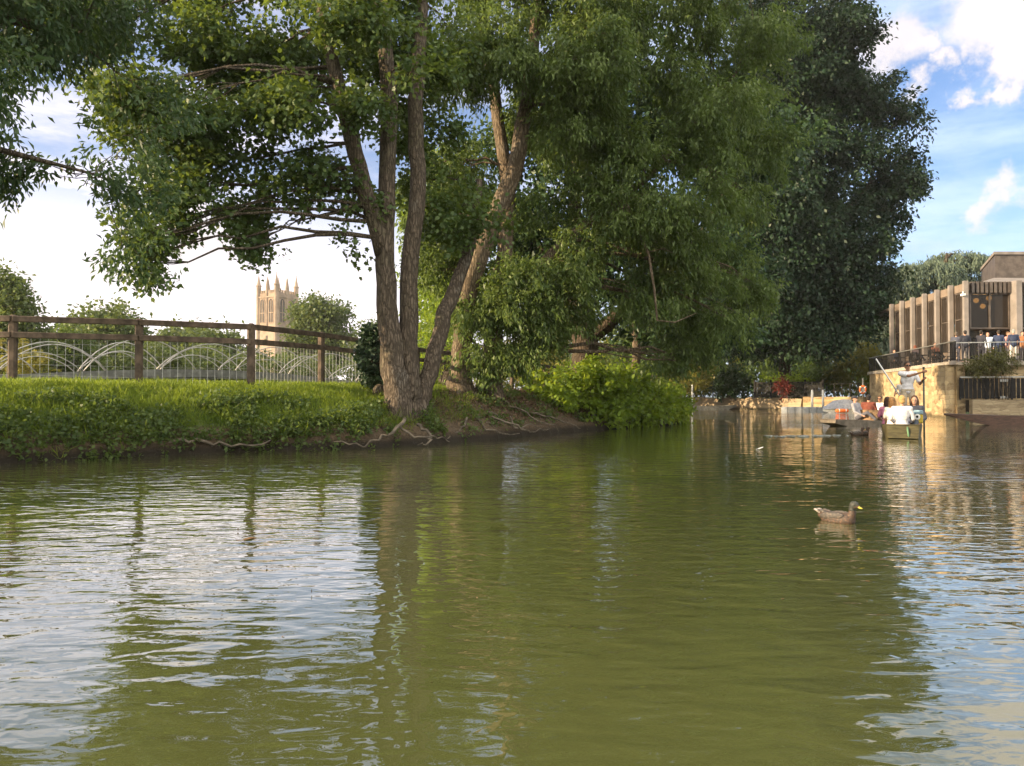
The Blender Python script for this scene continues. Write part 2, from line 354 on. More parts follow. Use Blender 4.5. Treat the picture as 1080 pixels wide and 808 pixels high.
def remeshed(mb, name, voxel, m, parent=None, smooth_iter=3):
    """fuse the volumes of a figure into ONE continuous skin"""
    me = mb.mesh('tmp'); o = bpy.data.objects.new('tmp', me); COL.objects.link(o)
    md = o.modifiers.new('r', 'REMESH'); md.mode = 'VOXEL'; md.voxel_size = voxel; md.use_smooth_shade = True
    s_ = o.modifiers.new('s', 'SMOOTH'); s_.factor = .5; s_.iterations = smooth_iter
    dg = bpy.context.evaluated_depsgraph_get()
    me2 = bpy.data.meshes.new_from_object(o.evaluated_get(dg)); me2.name = name
    bpy.data.objects.remove(o); bpy.data.meshes.remove(me)
    me2.materials.clear(); me2.polygons.foreach_set('use_smooth', [True] * len(me2.polygons))
    return link(name, me2, m, parent)

# ---------------------------------------------------------------- foliage
def nrm(a): return a / np.maximum(np.linalg.norm(a, axis=1, keepdims=True), 1e-9)
def leaves(name, C, D, n, L, Wd, m, parent=None, spread=.1, droop=.35, follow=.6, upn=.9, seed=0, hexa=False, tint_bias=0.0, curl=.12):
    """C, D: sprig roots and sprig vectors (N,3); n leaves along each"""
    g = np.random.default_rng(seed); C = np.asarray(C, float); D = np.asarray(D, float); k = len(C)
    t = g.uniform(.08, 1.0, (k, n, 1)); ts = g.uniform(0, 1, (k, 1))
    pos = (C[:, None] + D[:, None] * t + g.normal(0, spread, (k, n, 3))).reshape(-1, 3)
    dd = nrm(D); ax = nrm((dd[:, None] * follow + g.normal(0, .55, (k, n, 3))).reshape(-1, 3) + np.array([0, 0, -droop]))
    nv = nrm(g.normal(0, .6, (k * n, 3)) + np.array([0, 0, upn])); sd = nrm(np.cross(ax, nv)); nv = np.cross(sd, ax)
    sc = g.uniform(.65, 1.25, (k * n, 1)); l = L * sc; w = Wd * sc * .5
    if hexa == 'maple':
        prof = [(0, 0), (.12, .40), (.34, .30), (.52, .52), (.64, .24), (1, 0), (.64, -.24), (.52, -.52), (.34, -.30), (.12, -.40)]
        V = np.stack([pos + ax * l * a_ + sd * w * 2 * b_ + nv * l * curl * (abs(b_) * 2 - .3) for a_, b_ in prof], 1); q = 10
    elif hexa:
        V = np.stack([pos, pos + ax * l * .3 + sd * w * .85 + nv * l * curl, pos + ax * l * .62 + sd * w * .95 + nv * l * curl, pos + ax * l,
                      pos + ax * l * .62 - sd * w * .95 + nv * l * curl, pos + ax * l * .3 - sd * w * .85 + nv * l * curl], 1)
        q = 6
    else:
        V = np.stack([pos, pos + ax * l * .45 + sd * w + nv * l * curl, pos + ax * l, pos + ax * l * .45 - sd * w + nv * l * curl], 1); q = 4
    tint = np.clip(np.repeat(ts * .6, n, 0) + g.uniform(0, .4, (k * n, 1)) + tint_bias, 0, 1)
    nl = k * n; me = bpy.data.meshes.new(name)
    me.vertices.add(nl * q); me.vertices.foreach_set('co', V.reshape(-1).astype(np.float32))
    me.loops.add(nl * q); me.loops.foreach_set('vertex_index', np.arange(nl * q, dtype=np.int32))
    me.polygons.add(nl); me.polygons.foreach_set('loop_start', np.arange(0, nl * q, q, dtype=np.int32)); me.polygons.foreach_set('loop_total', np.full(nl, q, dtype=np.int32))
    at = me.attributes.new('tint', 'FLOAT', 'POINT'); at.data.foreach_set('value', np.repeat(tint, q).astype(np.float32))
    me.update(calc_edges=True)
    return link(name, me, m, parent)

def lobe_sprigs(c, r, n, slen, g, shell=.45, out=.75, down=.15, thr=.0, ns=.7, off=0.0):
    """sprig roots and vectors in an ellipsoidal clump, thinned by a noise field so the clump has gaps"""
    u = nrm(g.normal(0, 1, (n, 3))); rad = (shell + (1 - shell) * g.uniform(0, 1, (n, 1)) ** .8)
    C = np.asarray(c) + u * rad * np.asarray(r)
    keep = np.array([noise.noise(Vector((p[0] * ns + off, p[1] * ns, p[2] * ns))) > thr for p in C]) if thr > -1 else np.ones(n, bool)
    C = C[keep]; u = u[keep]
    D = nrm(u * out + g.normal(0, .45, C.shape) + np.array([0, 0, -down])) * slen * g.uniform(.6, 1.3, (len(C), 1))
    return C, D

def curve(p0, p1, bow, k=7):
    p0, p1 = Vector(p0), Vector(p1); return [p0.lerp(p1, t) + Vector(bow) * (4 * t * (1 - t)) for t in [i / (k - 1) for i in range(k)]]

def limbs_to(mb, stems, cs, r0=.11, seed=0, twigs=None, rmin=.006):
    """a limb from the stem to every clump and thin twigs on to some sprigs"""
    rr = random.Random(seed); pts = [(Vector(p), r) for st in stems for p, r in st]
    for ci, c_ in enumerate(cs):
        c_ = Vector(c_); best = None
        for p, r in pts:
            d = (p - c_).length + (6 if p.z > c_.z + 1.0 else 0) + max(0, (c_.z - p.z) - 5) * .4
            if best is None or d < best[0]: best = (d, p, r)
        _, p, r = best
        L = (c_ - p).length
        if L < .2: continue
        ra = min(r * .45, r0 * (.25 + L / 9))
        cv = curve(p, c_, (rr.uniform(-.06, .06) * L, rr.uniform(-.06, .06) * L, rr.uniform(.02, .12) * L), 8)
        cv = [q + Vector((rr.uniform(-1, 1), rr.uniform(-1, 1), rr.uniform(-1, 1))) * (.03 * L if 0 < i < 7 else 0) for i, q in enumerate(cv)]
        mb.tube(cv, [ra * (1 - .75 * i / 7) for i in range(8)], 6, .08, seed=ci)
        if twigs is not None:
            Cs = twigs[ci]
            for q in Cs[:: max(1, len(Cs) // 7)][:7]:
                q = Vector(q); base = cv[rr.randint(4, 7)]
                mb.tube(curve(base, q, (0, 0, rr.uniform(-.08, .12) * (q - base).length), 4), [ra * .22 + .004, ra * .16 + .003, ra * .1 + .003, rmin * .6], 4, seed=ci)

def tree_from_lobes(name, label, cat, base, stems, lobes, m_leaf, m_bark, leaf, n_leaf, slen, seed, spread=.1, droop=.35, thr=-.05, density=1.0, group=None,
                    hexa=False, limb=True, upn=.9, follow=.6, ns=.7, down=.15, extra=None, sub=0, flat_=.7, limb_r=.11):
    g = np.random.default_rng(seed); root = empty(name, base, 0, label, cat, group); B = Vector(base)
    mb = MB(); sl = []
    for k, st in enumerate(stems):
        if k == 0 or (Vector(st[0][0]) - B).length < 1.4: st = [(Vector(st[0][0]) - Vector((0, 0, .55)), st[0][1] * 1.22), (Vector(st[0][0]) - Vector((0, 0, .12)), st[0][1] * 1.08)] + [(Vector(st[0][0]) + (Vector(st[1][0]) - Vector(st[0][0])).normalized() * .3, st[0][1] * .97)] + list(st[1:])
        pts = [Vector(p) for p, r in st]
        # densify + slight wander
        dp, dr = [], []
        for i in range(len(pts) - 1):
            for s_ in range(4):
                t = s_ / 4; dp.append(pts[i].lerp(pts[i + 1], t)); dr.append(st[i][1] * (1 - t) + st[i + 1][1] * t)
        dp.append(pts[-1]); dr.append(st[-1][1])
        rr = random.Random(seed * 31 + k); dp = [p + Vector((rr.uniform(-1, 1), rr.uniform(-1, 1), 0)) * .12 * r for p, r in zip(dp, dr)]
        mb.tube([p - B for p in dp], dr, 14, .10, seed=seed + k); sl.append(list(zip(dp, dr)))
    Cs, Ds, cents, tw = [], [], [], []
    if sub:
        ls = []
        for lb in lobes:
            for i in range(sub):
                u_ = nrm(g.normal(0, 1, (1, 3)))[0] * (.35 + .62 * g.uniform()); f_ = g.uniform(.26, .50)
                ls.append((tuple(np.asarray(lb[0]) + u_ * np.asarray(lb[1])), tuple(np.asarray(lb[1]) * f_ * np.array([1.15, 1.15, flat_])), lb[2] / sub, i))
        main = [lb[0] for lb in lobes]
    else: ls = lobes; main = None
    for lb in ls:
        c_, r_, n_ = lb[0], lb[1], int(lb[2] * density)
        C, D = lobe_sprigs(c_, r_, n_, slen, g, thr=thr, ns=ns, off=seed * 3.7, down=down)
        if len(C) == 0: continue
        Cs.append(C); Ds.append(D)
        if not sub or lb[3] < 2: cents.append(c_); tw.append([Vector(x) for x in C])
    if limb:
        mb2 = MB(); limbs_to(mb2, sl, cents, r0=limb_r, seed=seed, twigs=tw); mb.add([Vector(v) - B for v in mb2.v], mb2.f)
    mb.build('trunk', m_bark, root, smooth=True, fix=False)
    C = np.concatenate(Cs) - np.array(B); D = np.concatenate(Ds)
    leaves('crown', C, D, n_leaf, leaf[0], leaf[1], m_leaf, root, spread, droop, follow, upn, seed, hexa)
    return root, C, D, B

def auto_tree(name, label, cat, px, Y, top, width, base_z, seed, m_leaf, leaf, sprigs, bottom=.22, group=None, m_bark=None, nlobe=14, shape=1.0, n_leaf=10, bare=False):
    """a whole free-standing tree: px/top/width as seen in the photo fix where it stands, how tall and how broad it is"""
    g = np.random.default_rng(seed); x = P(px, 419, Y).x; zt = P(px, top, Y).z; w = width / F * Y / 2; h = zt - base_z
    lobes = []
    zc = base_z + h * (bottom + (1 - bottom) * .5); rz = h * (1 - bottom) * .5
    for i in range(nlobe):
        u = nrm(g.normal(0, 1, (1, 3)))[0]; s_ = .35 + .38 * g.uniform()
        rr = np.array([w * .42, w * .42, rz * .40]) * g.uniform(.75, 1.2)
        c_ = np.array([x, Y, zc]) + u * np.array([w * .95, w * .95, rz]) * s_
        lobes.append((tuple(c_), tuple(rr), sprigs / nlobe))
    lobes.append(((x, Y, zc), (w * .6, w * .6, rz * .75), sprigs / 4))
    tr = max(.06, h * .022)
    stem = [((x, Y, base_z - .1), tr * 1.3), ((x + .02 * h, Y, base_z + h * .3), tr), ((x - .01 * h, Y, base_z + h * .6), tr * .6), ((x, Y, base_z + h * .85), tr * .25)]
    return tree_from_lobes(name, label, cat, (x, Y, base_z), [stem], lobes, m_leaf, m_bark or M['bark'], leaf, n_leaf, leaf[0] * 2.6, seed, spread=leaf[0] * .9,
                           thr=-.12, group=group, ns=.9 / max(.6, w * .3), limb=not bare)

# ================================================================ THE SETTING
SHORE = np.array([(-22, -40), (-17, -8), (-13.8, 2), (-10.6, 8), (-8.1, 11.9), (-6.9, 12.9), (-5.9, 14.2), (-4.4, 15.0), (-2.7, 15.9), (-1.34, 18.0), (.51, 20.8), (1.7, 23),
                  (3.94, 26.6), (6.6, 30.6), (7.3, 31.9), (7.3, 33.3), (6.0, 37), (3.5, 42), (1, 50), (-2, 62), (-1, 74), (-60, 74), (-60, -40)], float)
def sdf(p):
    p = np.asarray(p, float); a = SHORE; b = np.roll(SHORE, -1, 0); d = np.full(len(p), 1e9); ins = np.zeros(len(p), bool)
    for i in range(len(a)):
        e = b[i] - a[i]; w = p - a[i]; t = np.clip((w @ e) / (e @ e), 0, 1)
        if i < len(a) - 3: d = np.minimum(d, np.linalg.norm(w - t[:, None] * e, axis=1))
        cnd = (a[i][1] > p[:, 1]) != (b[i][1] > p[:, 1])
        xi = a[i][0] + (p[:, 1] - a[i][1]) / ((b[i][1] - a[i][1]) or 1e-9) * e[0]
        ins ^= cnd & (p[:, 0] < xi)
    return np.where(ins, d, -d)
def wob(x, y): return noise.noise(Vector((x * .9, y * .9, 3.3))) * .18 + noise.noise(Vector((x * 2.7, y * 2.7, 9.1))) * .08
def ground_z(p):
    p = np.asarray(p, float); d = sdf(p) + np.array([wob(*q) for q in p])
    x, y = p[:, 0], p[:, 1]
    pl = np.interp(x + (y - 20) * -.10, [-6, -2, 1, 3.5, 6], [1.27, 1.25, 1.24, .85, .42])
    pl = np.where(y > 34, np.maximum(pl, .9), pl)
    z = np.interp(d, [-.5, -.02, .10, .45, 1.1, 2.3, 4.0], [-.5, -.22, .24, .40, .66, .97, 1.0])
    bump = np.array([noise.noise(Vector((q[0] * 1.4, q[1] * 1.4, 0))) * .06 + noise.noise(Vector((q[0] * 5, q[1] * 5, 4))) * .025 for q in p])
    return np.where(d > .3, z * pl + bump, z * np.minimum(1, pl) + bump * .4)
def gz(x, y): return float(ground_z(np.array([(x, y)]))[0])

def grid_patch(xs, ys, Z, keep):
    nx, ny = len(xs), len(ys); X, Y = np.meshgrid(xs, ys)
    pts = np.stack([X.ravel(), Y.ravel()], 1); idx = np.full(nx * ny, -1)
    i = np.arange(nx * ny).reshape(ny, nx); q = np.stack([i[:-1, :-1], i[:-1, 1:], i[1:, 1:], i[1:, :-1]], -1).reshape(-1, 4)
    k = keep(pts); q = q[k[q].all(1)]; used = np.unique(q); idx[used] = np.arange(len(used))
    z = Z(pts[used]); return np.column_stack([pts[used], z]), idx[q]

vs1, fs1 = grid_patch(np.concatenate([np.arange(-50, -13, 1.5), np.arange(-13, 9, .14)]), np.concatenate([np.arange(-40, 8, 1.5), np.arange(8, 35, .14), np.arange(35, 74, 1.0)]), ground_z, lambda p: sdf(p) > -.45)
me = bpy.data.meshes.new('bank'); me.from_pydata(vs1.tolist(), [], fs1.tolist()); me.polygons.foreach_set('use_smooth', [True] * len(me.polygons))
def bank_mat():
    m, t, b = new_mat('bank_soil')
    gp = N(t, 'ShaderNodeNewGeometry'); pos = gp.outputs['Position']; sp = N(t, 'ShaderNodeSeparateXYZ'); t.links.new(pos, sp.inputs[0])
    n = N(t, 'ShaderNodeTexNoise', Scale=3.0, Detail=8.0, Roughness=.7); t.links.new(pos, n.inputs['Vector'])
    nb = N(t, 'ShaderNodeTexNoise', Scale=22.0, Detail=6.0, Roughness=.7); t.links.new(pos, nb.inputs['Vector'])
    nl = N(t, 'ShaderNodeTexNoise', Scale=.8, Detail=5.0); t.links.new(pos, nl.inputs['Vector'])
    soil = mixc(t, mapr(t, nb.outputs['Fac'], .35, .7), (.065, .046, .03), (.155, .112, .07))
    turf = mixc(t, mapr(t, n.outputs['Fac'], .35, .65), (.04, .075, .014), (.085, .115, .024))
    gx = math_n(t, 'ADD', sp.outputs[0], math_n(t, 'MULTIPLY', math_n(t, 'SUBTRACT', nl.outputs['Fac'], .5), 3.0))
    turf_f = math_n(t, 'MULTIPLY', mapr(t, gx, -1.2, -2.8), mapr(t, math_n(t, 'ADD', sp.outputs[2], math_n(t, 'MULTIPLY', n.outputs['Fac'], .3)), .52, .72))
    turf_b = mapr(t, sp.outputs[1], 27.0, 34.0)
    c_ = mixc(t, math_n(t, 'MAXIMUM', turf_f, turf_b), soil, turf)
    wet = mapr(t, math_n(t, 'ADD', sp.outputs[2], math_n(t, 'MULTIPLY', n.outputs['Fac'], .15)), .36, .14)
    c_ = mixc(t, wet, c_, (.026, .021, .015))
    t.links.new(c_, b.inputs['Base Color']); b.inputs['Roughness'].default_value = .9; b.inputs['Specular IOR Level'].default_value = .2
    bp = N(t, 'ShaderNodeBump', Strength=1.0, Distance=.06); t.links.new(math_n(t, 'ADD', nb.outputs['Fac'], n.outputs['Fac']), bp.inputs['Height']); t.links.new(bp.outputs[0], b.inputs['Normal'])
    return m
tag(link('bank', me, bank_mat()), kind='structure')

far_pts = [(-3000, -600), (-40, -600), (-34, -30), (-24, 2), (-14, 12.5), (-10, 17), (-8, 20), (-4.5, 24), (-2.5, 28), (-1, 34), (-2, 40), (-3, 50), (-5, 62), (-4, 71.5), (16.8, 70.3), (24.6, 60.2), (26.4, 56.1), (22.8, 39.0), (40, 34.4), (3000, -300), (3000, 4500), (-3000, 4500)]
from mathutils.geometry import tessellate_polygon
tri = [tuple(t) for t in tessellate_polygon([[Vector((x, y, 0)) for x, y in far_pts]])]
me = bpy.data.meshes.new('ground'); me.from_pydata([(x, y, .82) for x, y in far_pts], [], tri); me.validate(); me.update()
bm = bmesh.new(); bm.from_mesh(me)
for f in list(bm.faces):
    if f.normal.z < 0: f.normal_flip()
bm.to_mesh(me); bm.free()
tag(link('ground', me, mat('meadow', (.07, .10, .025), .95, .35, .12, .05, 2)), kind='structure')

# ---------------------------------------------------------------- water
def water_mat():
    m, t, b = new_mat('river_water')
    gp = N(t, 'ShaderNodeNewGeometry'); pos = gp.outputs['Position']
    def wave(sc, scale, detail, amp, rot=0.0, dist=0.0):
        mp_ = N(t, 'ShaderNodeMapping'); mp_.inputs['Scale'].default_value = sc; mp_.inputs['Rotation'].default_value = (0, 0, R(rot)); t.links.new(pos, mp_.inputs['Vector'])
        n = N(t, 'ShaderNodeTexNoise', Scale=scale, Detail=detail, Roughness=.5, Distortion=dist); t.links.new(mp_.outputs[0], n.inputs['Vector'])
        return math_n(t, 'MULTIPLY', n.outputs['Fac'], amp)
    h = wave((.42, 1.0, 1), 6.6, 1.0, .0135, 12, .5)
    h = math_n(t, 'ADD', h, wave((.7, 1.0, 1), 2.6, 1.0, .011, -22))
    h = math_n(t, 'ADD', h, wave((.6, 1.0, 1), 15.0, 1.0, .0034, -8, .6))
    # calmer and livelier stretches of the river
    mk = N(t, 'ShaderNodeTexNoise', Scale=.22, Detail=2.0); t.links.new(pos, mk.inputs['Vector'])
    h = math_n(t, 'MULTIPLY', h, mapr(t, mk.outputs['Fac'], .35, .62, .40, 1.05))
    bp = N(t, 'ShaderNodeBump', Strength=1.0, Distance=1.0); t.links.new(h, bp.inputs['Height'])
    t.links.new(bp.outputs[0], b.inputs['Normal'])
    n = N(t, 'ShaderNodeTexNoise', Scale=.5, Detail=3.0); t.links.new(pos, n.inputs['Vector'])
    t.links.new(mixc(t, n.outputs['Fac'], (.056, .064, .020), (.071, .076, .025)), b.inputs['Base Color'])
    b.inputs['Roughness'].default_value = .012; b.inputs['IOR'].default_value = 1.7; b.inputs['Coat Weight'].default_value = .9; b.inputs['Coat IOR'].default_value = 1.5; b.inputs['Coat Roughness'].default_value = .012; t.links.new(bp.outputs[0], b.inputs['Coat Normal']); b.inputs['Specular IOR Level'].default_value = .5
    return m
M['water'] = water_mat()
bm = bmesh.new()
xs = [-400, -60, -20, -8, 0, 8, 20, 60, 400]; ys = [-600, -60, -10, 0, 5, 10, 20, 40, 76]
gv = [[bm.verts.new((x, y, 0)) for x in xs] for y in ys]
for j in range(len(ys) - 1):
    for i in range(len(xs) - 1): bm.faces.new((gv[j][i], gv[j][i + 1], gv[j + 1][i + 1], gv[j + 1][i]))
me = bpy.data.meshes.new('water'); bm.to_mesh(me); bm.free(); tag(link('water', me, M['water']), kind='structure')

# ---------------------------------------------------------------- grass and weeds on the bank
def scatter(n, x0, x1, y0, y1, g, ok):
    p = np.column_stack([g.uniform(x0, x1, n), g.uniform(y0, y1, n)]); d = sdf(p); k = ok(p, d); p = p[k]; return np.column_stack([p, ground_z(p)])
g = np.random.default_rng(5)
gp_ = scatter(75000, -13.5, -1.0, 11.5, 24, g, lambda p, d: (d > .38) & (d < 7) & ((p[:, 0] < -2.0) | (g.uniform(0, 1, len(p)) < .16)))
gp_ = gp_[gp_[:, 2] > .36]
Dg = np.column_stack([g.normal(0, .03, len(gp_)), g.normal(0, .03, len(gp_)), np.full(len(gp_), .05)])
tag(leaves('grass', gp_ - [0, 0, .01], Dg, 7, .082, .011, M['leaf_grass'], None, .045, -.9, 1.0, .1, 3, curl=.05, tint_bias=np.repeat(np.array([[noise.noise(Vector((q[0] * .8, q[1] * .8, 2))) * .55 + noise.noise(Vector((q[0] * 3, q[1] * 3, 5))) * .3] for q in gp_]), 7, 0)), kind='stuff')
tg = scatter(1500, -13, -.4, 11.5, 20, g, lambda p, d: (d > .12) & (d < 2.4)); tg = tg[[noise.noise(Vector((p[0] * .9, p[1] * .9, 23))) > -.05 for p in tg]]
tag(leaves('tall_grass', tg, np.column_stack([g.normal(.03, .05, len(tg)), g.normal(-.08, .05, len(tg)), np.full(len(tg), .06)]), 7, .27, .010, M['leaf_grass'], None, .03, -.45, .9, .1, 33, curl=.10), kind='stuff')
# broad-leaved weeds: nettles and dock down the bank face
wp = scatter(17000, -12.5, -.6, 11.5, 19, g, lambda p, d: (d > .03) & (d < 1.3 + .35 * np.sin(p[:, 0] * 2.1)))
wp = wp[[noise.noise(Vector((p[0] * 1.1, p[1] * 1.1, 7))) > -.3 + (.38 if p[0] > -2.9 else 0) for p in wp]]
Dw = np.column_stack([g.normal(.02, .05, len(wp)), g.normal(-.08, .05, len(wp)), g.uniform(.08, .24, len(wp))])
tag(leaves('ground_cover', wp, Dw, 9, .085, .055, M['leaf_mid'], None, .05, .3, .35, .8, 9), kind='stuff')
wp2 = scatter(2600, -1.4, 3.2, 17, 26, g, lambda p, d: (d > .2) & (d < 2.6)); wp2 = wp2[[noise.noise(Vector((p[0] * 1.3, p[1] * 1.3, 17))) > -.02 for p in wp2]]
tag(leaves('ground_cover', wp2, np.column_stack([g.normal(.02, .05, len(wp2)), g.normal(-.06, .05, len(wp2)), g.uniform(.06, .2, len(wp2))]), 9, .08, .05, M['leaf_mid'], None, .05, .3, .35, .8, 19), kind='stuff')
# dry leaf litter under the trees
lp = scatter(20000, -4.5, 5.0, 16, 28, g, lambda p, d: (d > .35) & (d < 5.5) & (p[:, 0] > -3.2))
M['litter'] = leaf_mat('leaf_litter', (.07, .045, .025), (.22, .15, .085), (.1, .07, .04), .1, .8)
tag(leaves('leaf_litter', lp + [0, 0, .015], np.column_stack([g.normal(0, .05, (len(lp), 2)), np.full(len(lp), .01)]), 3, .08, .035, M['litter'], None, .03, 0, .3, 1.6, 21), kind='stuff')

tw = scatter(420, -4.2, 4.5, 16, 27, g, lambda p, d: (d > .05) & (d < 3.6) & (p[:, 0] > -3.4)); mt_ = MB()
for q in tw:
    a_ = random.uniform(0, 6.28); L_ = random.uniform(.12, .5); e_ = (q[0] + L_ * math.cos(a_), q[1] + L_ * math.sin(a_)); m_ = ((q[0] + e_[0]) / 2 + random.uniform(-.05, .05), (q[1] + e_[1]) / 2)
    mt_.tube([(q[0], q[1], q[2] + .012), (m_[0], m_[1], gz(*m_) + .02), (e_[0], e_[1], gz(*e_) + .012)], [.009, .007, .004], 4)
tag(mt_.build('fallen_twigs', M['root'], fix=False), kind='stuff')

# ---------------------------------------------------------------- post and rail fence
def fence():
    tops = [(-13.9, 15.4, 2.72), *[tuple(P(px, py, Y)) for px, py, Y in ((14, 332, 15.8), (147, 336, 16.5), (265, 341, 17.2), (339, 350, 20.3))], (-4.1, 22.6, 2.74), *[tuple(P(px, py, Y)) for px, py, Y in ((440, 366, 25), (487, 372, 28), (540, 381, 31), (574, 384, 33))], (3.1, 35.6, 2.3), *[tuple(P(px, py, Y)) for px, py, Y in ((640, 391, 38), (652, 392, 39.5))]]
    root = empty('wooden_fence', (tops[2][0], tops[2][1], gz(tops[2][0], tops[2][1])), 0, 'brown timber post and rail fence with wire mesh along the grassy bank top', 'fence'); B = Vector(root.location)
    T = [Vector(t) for t in tops]; gr = [gz(t[0], t[1]) for t in tops]
    for k, t in enumerate(T):
        m = MB(); nd = (T[min(k + 1, len(T) - 1)] - T[max(k - 1, 0)]); rz = math.atan2(nd.y, nd.x)
        h = t.z - gr[k] + .25; m.box((0, 0, 0), (.155, .155, h), rz, bev=.035)
        o = m.build('post', M['wood'], root); o.location = Vector((t.x, t.y, t.z - h / 2)) - B
    for k in range(len(T) - 1):
        a, b = T[k], T[k + 1]; d = b - a; L = d.length; rz = math.atan2(d.y, d.x); ry = -math.atan2(d.z, math.hypot(d.x, d.y))
        off = Vector((math.sin(rz), -math.cos(rz), 0)) * .085
        for dz in (-.09, -.42):
            m = MB(); m.box((0, 0, 0), (L - .012, .065, .125), rz, 0, ry, bev=.012); o = m.build('rail', M['wood'], root); o.location = (a + b) / 2 + Vector((0, 0, dz)) + off - B
        if k < 5:
            m = MB(); n = int(L / .15)
            for i in range(1, n):
                p = a.lerp(b, i / n) - off * .9; z0 = gr[k] + (gr[k + 1] - gr[k]) * i / n
                m.tube([(p.x, p.y, z0), (p.x, p.y, p.z - .36)], .0035, 4)
            for q in range(1, 5):
                f_ = q / 5; za = gr[k] + (a.z - .36 - gr[k]) * f_; zb = gr[k + 1] + (b.z - .36 - gr[k + 1]) * f_
                m.tube([Vector((a.x, a.y, za)) - off * .9, Vector((b.x, b.y, zb)) - off * .9], .003, 4)
            m.v = [Vector(v) - B for v in m.v]; m.build('wire_mesh', M['wire'], root, fix=False)
fence()

# ---------------------------------------------------------------- hump-backed footbridge with hooped railings, beyond the fence
def hoop_bridge():
    a = P(-90, 393, 20.5); b = P(404, 396, 31.5); a.z = b.z = 0; d = b - a; L = d.length; u = d / L; nrm_ = Vector((-u.y, u.x, 0))
    root = empty('hooped_footbridge', (a + d * .5) + Vector((0, 0, .8)), 0, 'low grey footbridge with overlapping pale metal hoop railings behind the timber fence', 'footbridge'); B = Vector(root.location)
    rh = random.Random(12)
    def z(s): return 1.50 + .46 * math.sin(math.pi * min(1, max(0, s / L)) ** 1.1)
    for off in (0, 2.6):
        m = MB(); k = 18
        for i in range(k):
            s0, s1 = L * i / k, L * (i + 1) / k; p0 = a + u * s0 + nrm_ * off; p1 = a + u * s1 + nrm_ * off; p0.z = z(s0) - .1; p1.z = z(s1) - .1
            q = p1 - p0; m.box((p0 + p1) / 2 - B, (q.length + .01, .12, .26), math.atan2(q.y, q.x), 0, -math.atan2(q.z, math.hypot(q.x, q.y)))
        m.build('beam', M['deckmetal'], root)
        s = -.5
        while s < L + .3:
            for span, hh in ((3.3 * rh.uniform(.85, 1.2), rh.uniform(.86, 1.05)), (2.1 * rh.uniform(.8, 1.3), rh.uniform(.45, .7))):
                pts = []
                for i in range(15):
                    f_ = i / 14; ss = s + span * f_; p = a + u * ss + nrm_ * off; p.z = z(ss) + .04 + hh * math.sin(math.pi * f_) ** .8; pts.append(p - B)
                MB().tube(pts, .019 if span > 2.6 else .014, 6).build('hoop', M['hoop'], root, smooth=True)
            s += rh.uniform(2.0, 3.0)
    m = MB()
    for i in range(40):
        s0, s1 = L * i / 40, L * (i + 1) / 40; p0 = a + u * s0 + nrm_ * 1.3; p1 = a + u * s1 + nrm_ * 1.3; p0.z = z(s0); p1.z = z(s1); q = p1 - p0
        m.box((p0 + p1) / 2 - B - Vector((0, 0, .05)), (q.length - .02, 2.4, .05), math.atan2(q.y, q.x), 0, -math.atan2(q.z, math.hypot(q.x, q.y)))
    m.build('deck', M['deckmetal'], root)
    for s in (1.0, L / 2, L - 1):
        p = a + u * s + nrm_ * 1.3; MB().box((p.x - B.x, p.y - B.y, .2 - B.z + .3), (.35, 2.2, 1.6), math.atan2(u.y, u.x)).build('support', M['mud'], root)
hoop_bridge()

